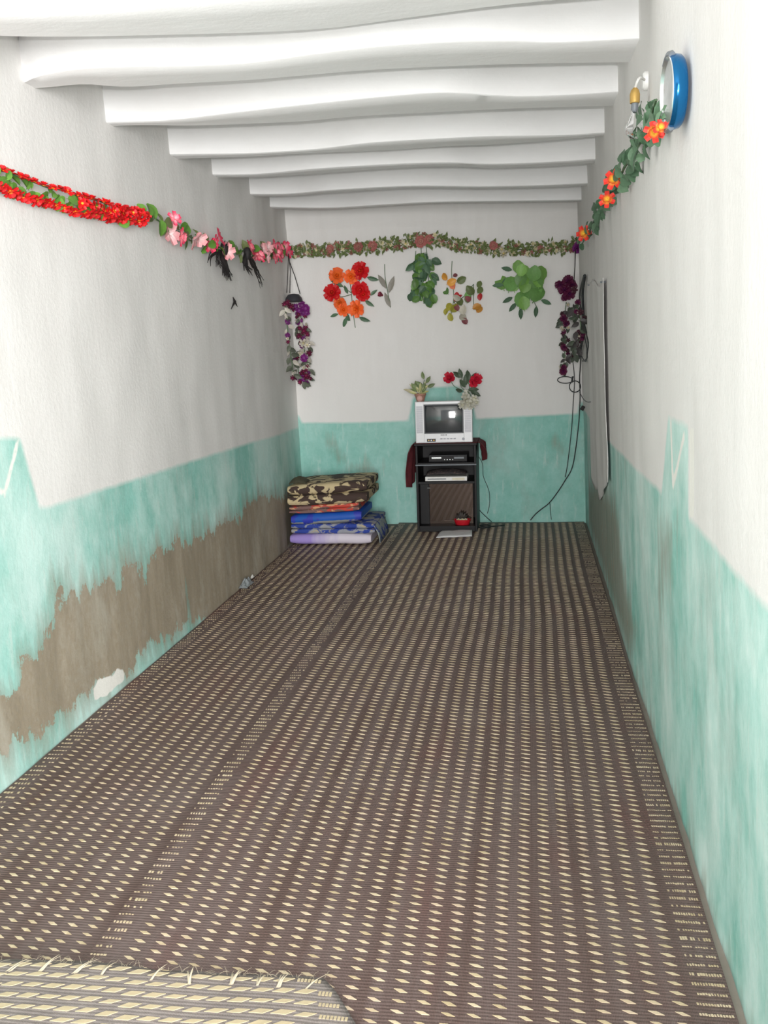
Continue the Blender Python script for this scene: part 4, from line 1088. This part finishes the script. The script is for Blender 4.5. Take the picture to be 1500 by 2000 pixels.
# ------------------------------------------------------------------ folded bedding in the far left corner
def bedding(name, x0, x1, y0, y1, z0, z1, layers, m, label, cat, seed, tilt=0.0, sag=.01, group=None):
    """a blanket folded into layers; the folds show as rounded noses along the front"""
    mb = MB(); n = 26; h = (z1 - z0) / layers
    for L in range(layers):
        zb_ = z0 + h * L; vs = []; NP = 14
        pull = rnd.uniform(0, .018)
        for i in range(n + 1):
            u = i / n; x = x0 + (x1 - x0) * u
            ends = 1 - .30 * (abs(2 * u - 1) ** 8)
            off = pull + .014 * noise.noise((u * 3.2, L * 2.1, seed)) + .012 * (abs(2 * u - 1) ** 6)
            zc = zb_ + h * .5 + tilt * (u - .5) + .012 * noise.noise((u * 2.4, L, seed + 3)) * sag * 60 * .5
            hh_ = h * .5 * ends * (1.0 + .14 * noise.noise((u * 6, L, seed + 7)))
            yf = y0 + off; yk = y1 - off * .5
            prof = []
            for k in range(7):
                a = -math.pi / 2 + math.pi * k / 6; prof.append((yf + hh_ * .9 - hh_ * .9 * math.cos(a), zc + hh_ * math.sin(a)))
            for k in range(7):
                a = math.pi / 2 - math.pi * k / 6; prof.append((yk - hh_ * .9 + hh_ * .9 * math.cos(a), zc + hh_ * math.sin(a)))
            vs += [(x, a, max(z0 - .001, b)) for a, b in prof]
        fs = []
        for i in range(n):
            for k in range(NP): fs.append((i * NP + k, i * NP + (k + 1) % NP, (i + 1) * NP + (k + 1) % NP, (i + 1) * NP + k))
        fs.append(tuple(range(NP))[::-1]); fs.append(tuple(n * NP + k for k in range(NP)))
        mb.add(vs, [f[::-1] for f in fs])
    o = part(name, mb, m, None); tag(o, label, cat, group); return o
t = NT('lavender_cotton'); g_ = t.n('ShaderNodeSeparateXYZ'); t.link(t.coord(out='Generated'), g_.inputs[0])
t.base(t.mix(t.rng(t.math('ADD', g_.outputs[0], t.math('MULTIPLY', t.noise(t.coord((1, .3, .3)), 9, 3), .5)), .5, .85), lin(158, 138, 206), lin(214, 206, 218))); t.rough(.85); LAV = t.m
def print_mat(name, a, b, c, sc, stretch=(1, 1, 1), lo_=.45, hi_=.5, c2=.62):
    t = NT(name); co = t.coord(stretch); v = t.noise(co, sc, 3, .5, .6); v2 = t.noise(co, sc * 1.7, 2, .5)
    col = t.mix(t.rng(v, lo_, hi_), a, b); col = t.mix(t.rng(v2, c2, c2 + .05), col, c)
    t.base(col); t.rough(.85); t.bump(t.noise(t.coord(), 120, 2), .2, .002); return t.m
SY = onfloor(640, 1067).y
XLs = XL(SY + .2, .2) + .03
Yf = SY + .02
def bx_(x): return at(x, 1000, Yf).x
def bz_(y): return at(640, y, Yf).z
zz = [max(.010, bz_(1067)), bz_(1045), bz_(1024), bz_(1003), bz_(987), bz_(945)]
x0b = max(bx_(563), XLs)
bedding('folded_quilt', x0b, bx_(722), Yf - .01, Yf + .58, .009, zz[1] + .004, 1,
        LAV,
        'lavender and white quilt, lowest of the folded bedding stack', 'bedding', 1.0)
bedding('folded_sheet', x0b + .01, bx_(729), Yf + .005, Yf + .60, zz[1] + .006, zz[2] - .002, 2, print_mat('blue_white_print', lin(44, 66, 150), lin(150, 152, 160), lin(176, 164, 138), 11, (1, 1, 1.6), .50, .54, .60),
        'crumpled blue, white and grey printed sheet, second from the bottom of the bedding stack', 'bedding', 2.0)
bedding('folded_blanket', x0b + .012, bx_(704), Yf + .0, Yf + .55, zz[2], zz[3], 1, LAV,
        'bright blue blanket with a pale lower edge in the middle of the bedding stack', 'bedding', 3.0, tilt=.03)
bedding('folded_quilt', x0b, bx_(700), Yf + .012, Yf + .55, zz[3] + .002, zz[4], 2, print_mat('orange_floral_print', lin(120, 92, 88), lin(196, 74, 62), lin(212, 160, 120), 9, (1, 1, 2), .50, .55, .58),
        'thin quilt with red and orange flower print, under the brown blanket', 'bedding', 4.0, tilt=.03)
bedding('folded_blanket', x0b - .005, bx_(717), Yf - .002, Yf + .60, zz[4] + .002, zz[5], 2, print_mat('brown_beige_pattern', lin(66, 50, 44), lin(196, 178, 140), lin(76, 64, 48), 8, (1, 1, 1.5), .48, .505, .62),
        'thick dark brown blanket with beige pattern on top of the bedding stack', 'bedding', 5.0, tilt=.028)
# blue blanket colours: deep blue face with a grey-white hem along the bottom
for ob in bpy.data.objects:
    if ob.get('label', '').startswith('bright blue blanket'):
        t = NT('blue_blanket'); g = t.n('ShaderNodeSeparateXYZ'); t.link(t.coord(out='Generated'), g.inputs[0])
        n_ = t.noise(t.coord((1, 1, 2)), 14, 3)
        zc_ = t.math('SUBTRACT', t.math('ADD', g.outputs[2], t.math('MULTIPLY', n_, .12)), t.math('MULTIPLY', g.outputs[0], .30))
        col = t.mix(t.rng(zc_, .15, .18), lin(150, 152, 150), lin(16, 82, 176))
        col = t.mix(t.rng(t.noise(t.coord(), 8, 2), .58, .62), col, lin(48, 60, 170))
        t.base(col); t.rough(.6); ob.data.materials.clear(); ob.data.materials.append(t.m)
# a small dark bundle on top, against the corner
q = at(585, 944, Yf + .12)
mb = MB(); mb.grid(lambda u, v: (q.x - .07 + .14 * u, Yf + .05 + .16 * v, zz[5] - .012 + (.055 + .012 * noise.noise((u * 5, v * 5, 1))) * math.sin(math.pi * (.03 + .94 * u)) ** .5 * math.sin(math.pi * (.03 + .94 * v)) ** .5), 14, 12)
o = part('rolled_scarf', mb, plain('dark_olive_cloth', lin(66, 64, 48), .9, 0, .3), None); tag(o, 'small dark olive cloth lying on the left of the brown blanket', 'cloth'); m_ = o.modifiers.new('thickness', 'SOLIDIFY'); m_.thickness = .004
q2 = bx_(722)
mb = MB(); mb.grid(lambda u, v: (q2 + .015 + .055 * u, Yf + .02 + .45 * v, .012 + (zz[2] - .03 + .02 * noise.noise((u * 3, v * 4, 6))) * (math.cos(u * math.pi / 2) ** .6) + .003), 12, 14)
o = part('fallen_cloth', mb, print_mat('blue_pale_print', lin(48, 70, 160), lin(150, 160, 160), lin(170, 176, 170), 12), None); tag(o, 'blue and pale cloth slumped down the right side of the bedding stack', 'cloth'); m_ = o.modifiers.new('thickness', 'SOLIDIFY'); m_.thickness = .004

# ------------------------------------------------------------------ cables
CB = plain('black_cable', lin(38, 42, 44), .5)
cb = thing('cable_bundle', onback(1133, 700, .02), 'dark power cables bundled in the far right corner and trailing down to the floor', 'cable')
W = lambda x, y, o=.02: clampx(onback(x, y, o), .02)
for nm_, P, r_ in [('coil', [W(1142, 538, .05), W(1138, 570, .05), W(1139, 610, .05), W(1140, 650, .05), W(1134, 680, .05), W(1130, 700, .05)], .011),
                   ('coil', [W(1140, 540, .06), W(1133, 570, .06), W(1134, 600, .06), W(1143, 640, .06), W(1149, 670, .06), W(1146, 700, .06), W(1138, 705, .05)], .006),
                   ('coil', [W(1138, 640, .06), W(1130, 660, .06), W(1134, 690, .06), W(1144, 706, .05), W(1146, 680, .05), W(1140, 650, .05)], .004),
                   ('cable', [W(1141, 545, .04), W(1138, 600, .05), W(1136, 650, .05), W(1134, 710, .03), W(1132, 740, .02), W(1133, 770), W(1132, 800), W(1130, 830), W(1124, 880), W(1117, 915), W(1104, 938), W(1090, 960), W(1073, 982), W(1058, 994), W(1046, 1004), W(1036, 1016, .03)], .0046),
                   ('cable', [W(1116, 690, .03), W(1120, 715), W(1122, 745), W(1120, 780), W(1117, 830), W(1113, 870), W(1108, 910), W(1104, 932)], .0036),
                   ('loop', [W(1120, 735, .03)] + [W(1104 + 15 * math.cos(a), 742 + 6.5 * math.sin(a), .03) for a in np.linspace(-.2, 6.0, 14)], .004),
                   ('loop', [W(1118, 735, .04)] + [W(1123 + 11 * math.cos(a), 755 + 11 * math.sin(a), .04) for a in np.linspace(-2.2, 4.0, 14)], .0042),
                   ('cable', [W(1132, 766, .03), W(1140, 780, .03), W(1147, 785, .03), W(1153, 785, .03)], .003),
                   ('cable', [W(1074, 983), W(1075, 1000), W(1077, 1015, .03)], .0025)]:
    mb = MB(); mb.tube(catmull(P, 5), r_, 6); part(nm_, mb, CB, cb)
mb = MB(); p = W(1138, 797, .02)
mb.box((-.014, -.012, -.018), (.014, .012, .018), T(p) @ Matrix.Rotation(.5, 4, 'Y'), .004); mb.tube([p + Vector((-.02, 0, .02)), W(1132, 790)], .004, 6); part('plug', mb, BLK, cb)
c2 = thing('television_cable', onback(948, 960, .02), 'thin dark cables running from the back of the stand down to the floor', 'cable')
for P, r_ in [([W(930, 885, .03), W(942, 905), W(944, 930), W(952, 950), W(956, 965), W(956, 985), W(952, 1003, .02)], .0025), ([W(930, 985, .03), W(938, 998), W(950, 1010), W(960, 1019, .03)], .0035)]:
    mb = MB(); mb.tube(catmull(P, 5), r_, 6); part('cable', mb, CB, c2)
mb = MB(); o0 = onfloor(944, 1030, .02)
mb.tube(catmull([o0 + Vector((-.06, .06, 0)), o0 + Vector((-.01, -.03, 0)), o0 + Vector((.06, .02, 0)), o0 + Vector((.03, .09, .004)), o0 + Vector((-.03, .05, .006)), o0 + Vector((.02, -.01, .008)), o0 + Vector((.10, .05, 0)), onfloor(985, 1026, .014)], 6), .005, 6)
o = part('tangled_cord', mb, CB, None); tag(o, 'dark tangled cord lying on the mat by the right foot of the stand', 'cord')

# crumpled grey plastic scraps at the foot of the left wall
PLS = plain('grey_plastic_film', lin(128, 134, 136), .35)
for px, py, s, lab in [(481, 1139, .085, 'crumpled grey plastic scrap on the mat at the foot of the left wall'), (492, 1124, .03, 'tiny pale scrap against the left wall beyond the grey plastic')]:
    p = onfloor(px, py + 4, .004); k = rnd.uniform(0, 9)
    mb = MB(); mb.grid(lambda u, v: (max(p.x + s * (u - .5) * .7, XL(p.y, 0.05) + .006), p.y + s * 2 * (v - .5), .004 + s * .75 * max(0, (.55 + .8 * noise.noise((u * 4 + k, v * 5, k)))) * math.sin(math.pi * (.02 + .96 * u)) * math.sin(math.pi * (.02 + .96 * v))), 9, 12)
    o = part('plastic_scrap', mb, PLS if s > .05 else WPL, None, smooth=False); tag(o, lab, 'scrap'); m_ = o.modifiers.new('thickness', 'SOLIDIFY'); m_.thickness = .002; m_.offset = 1
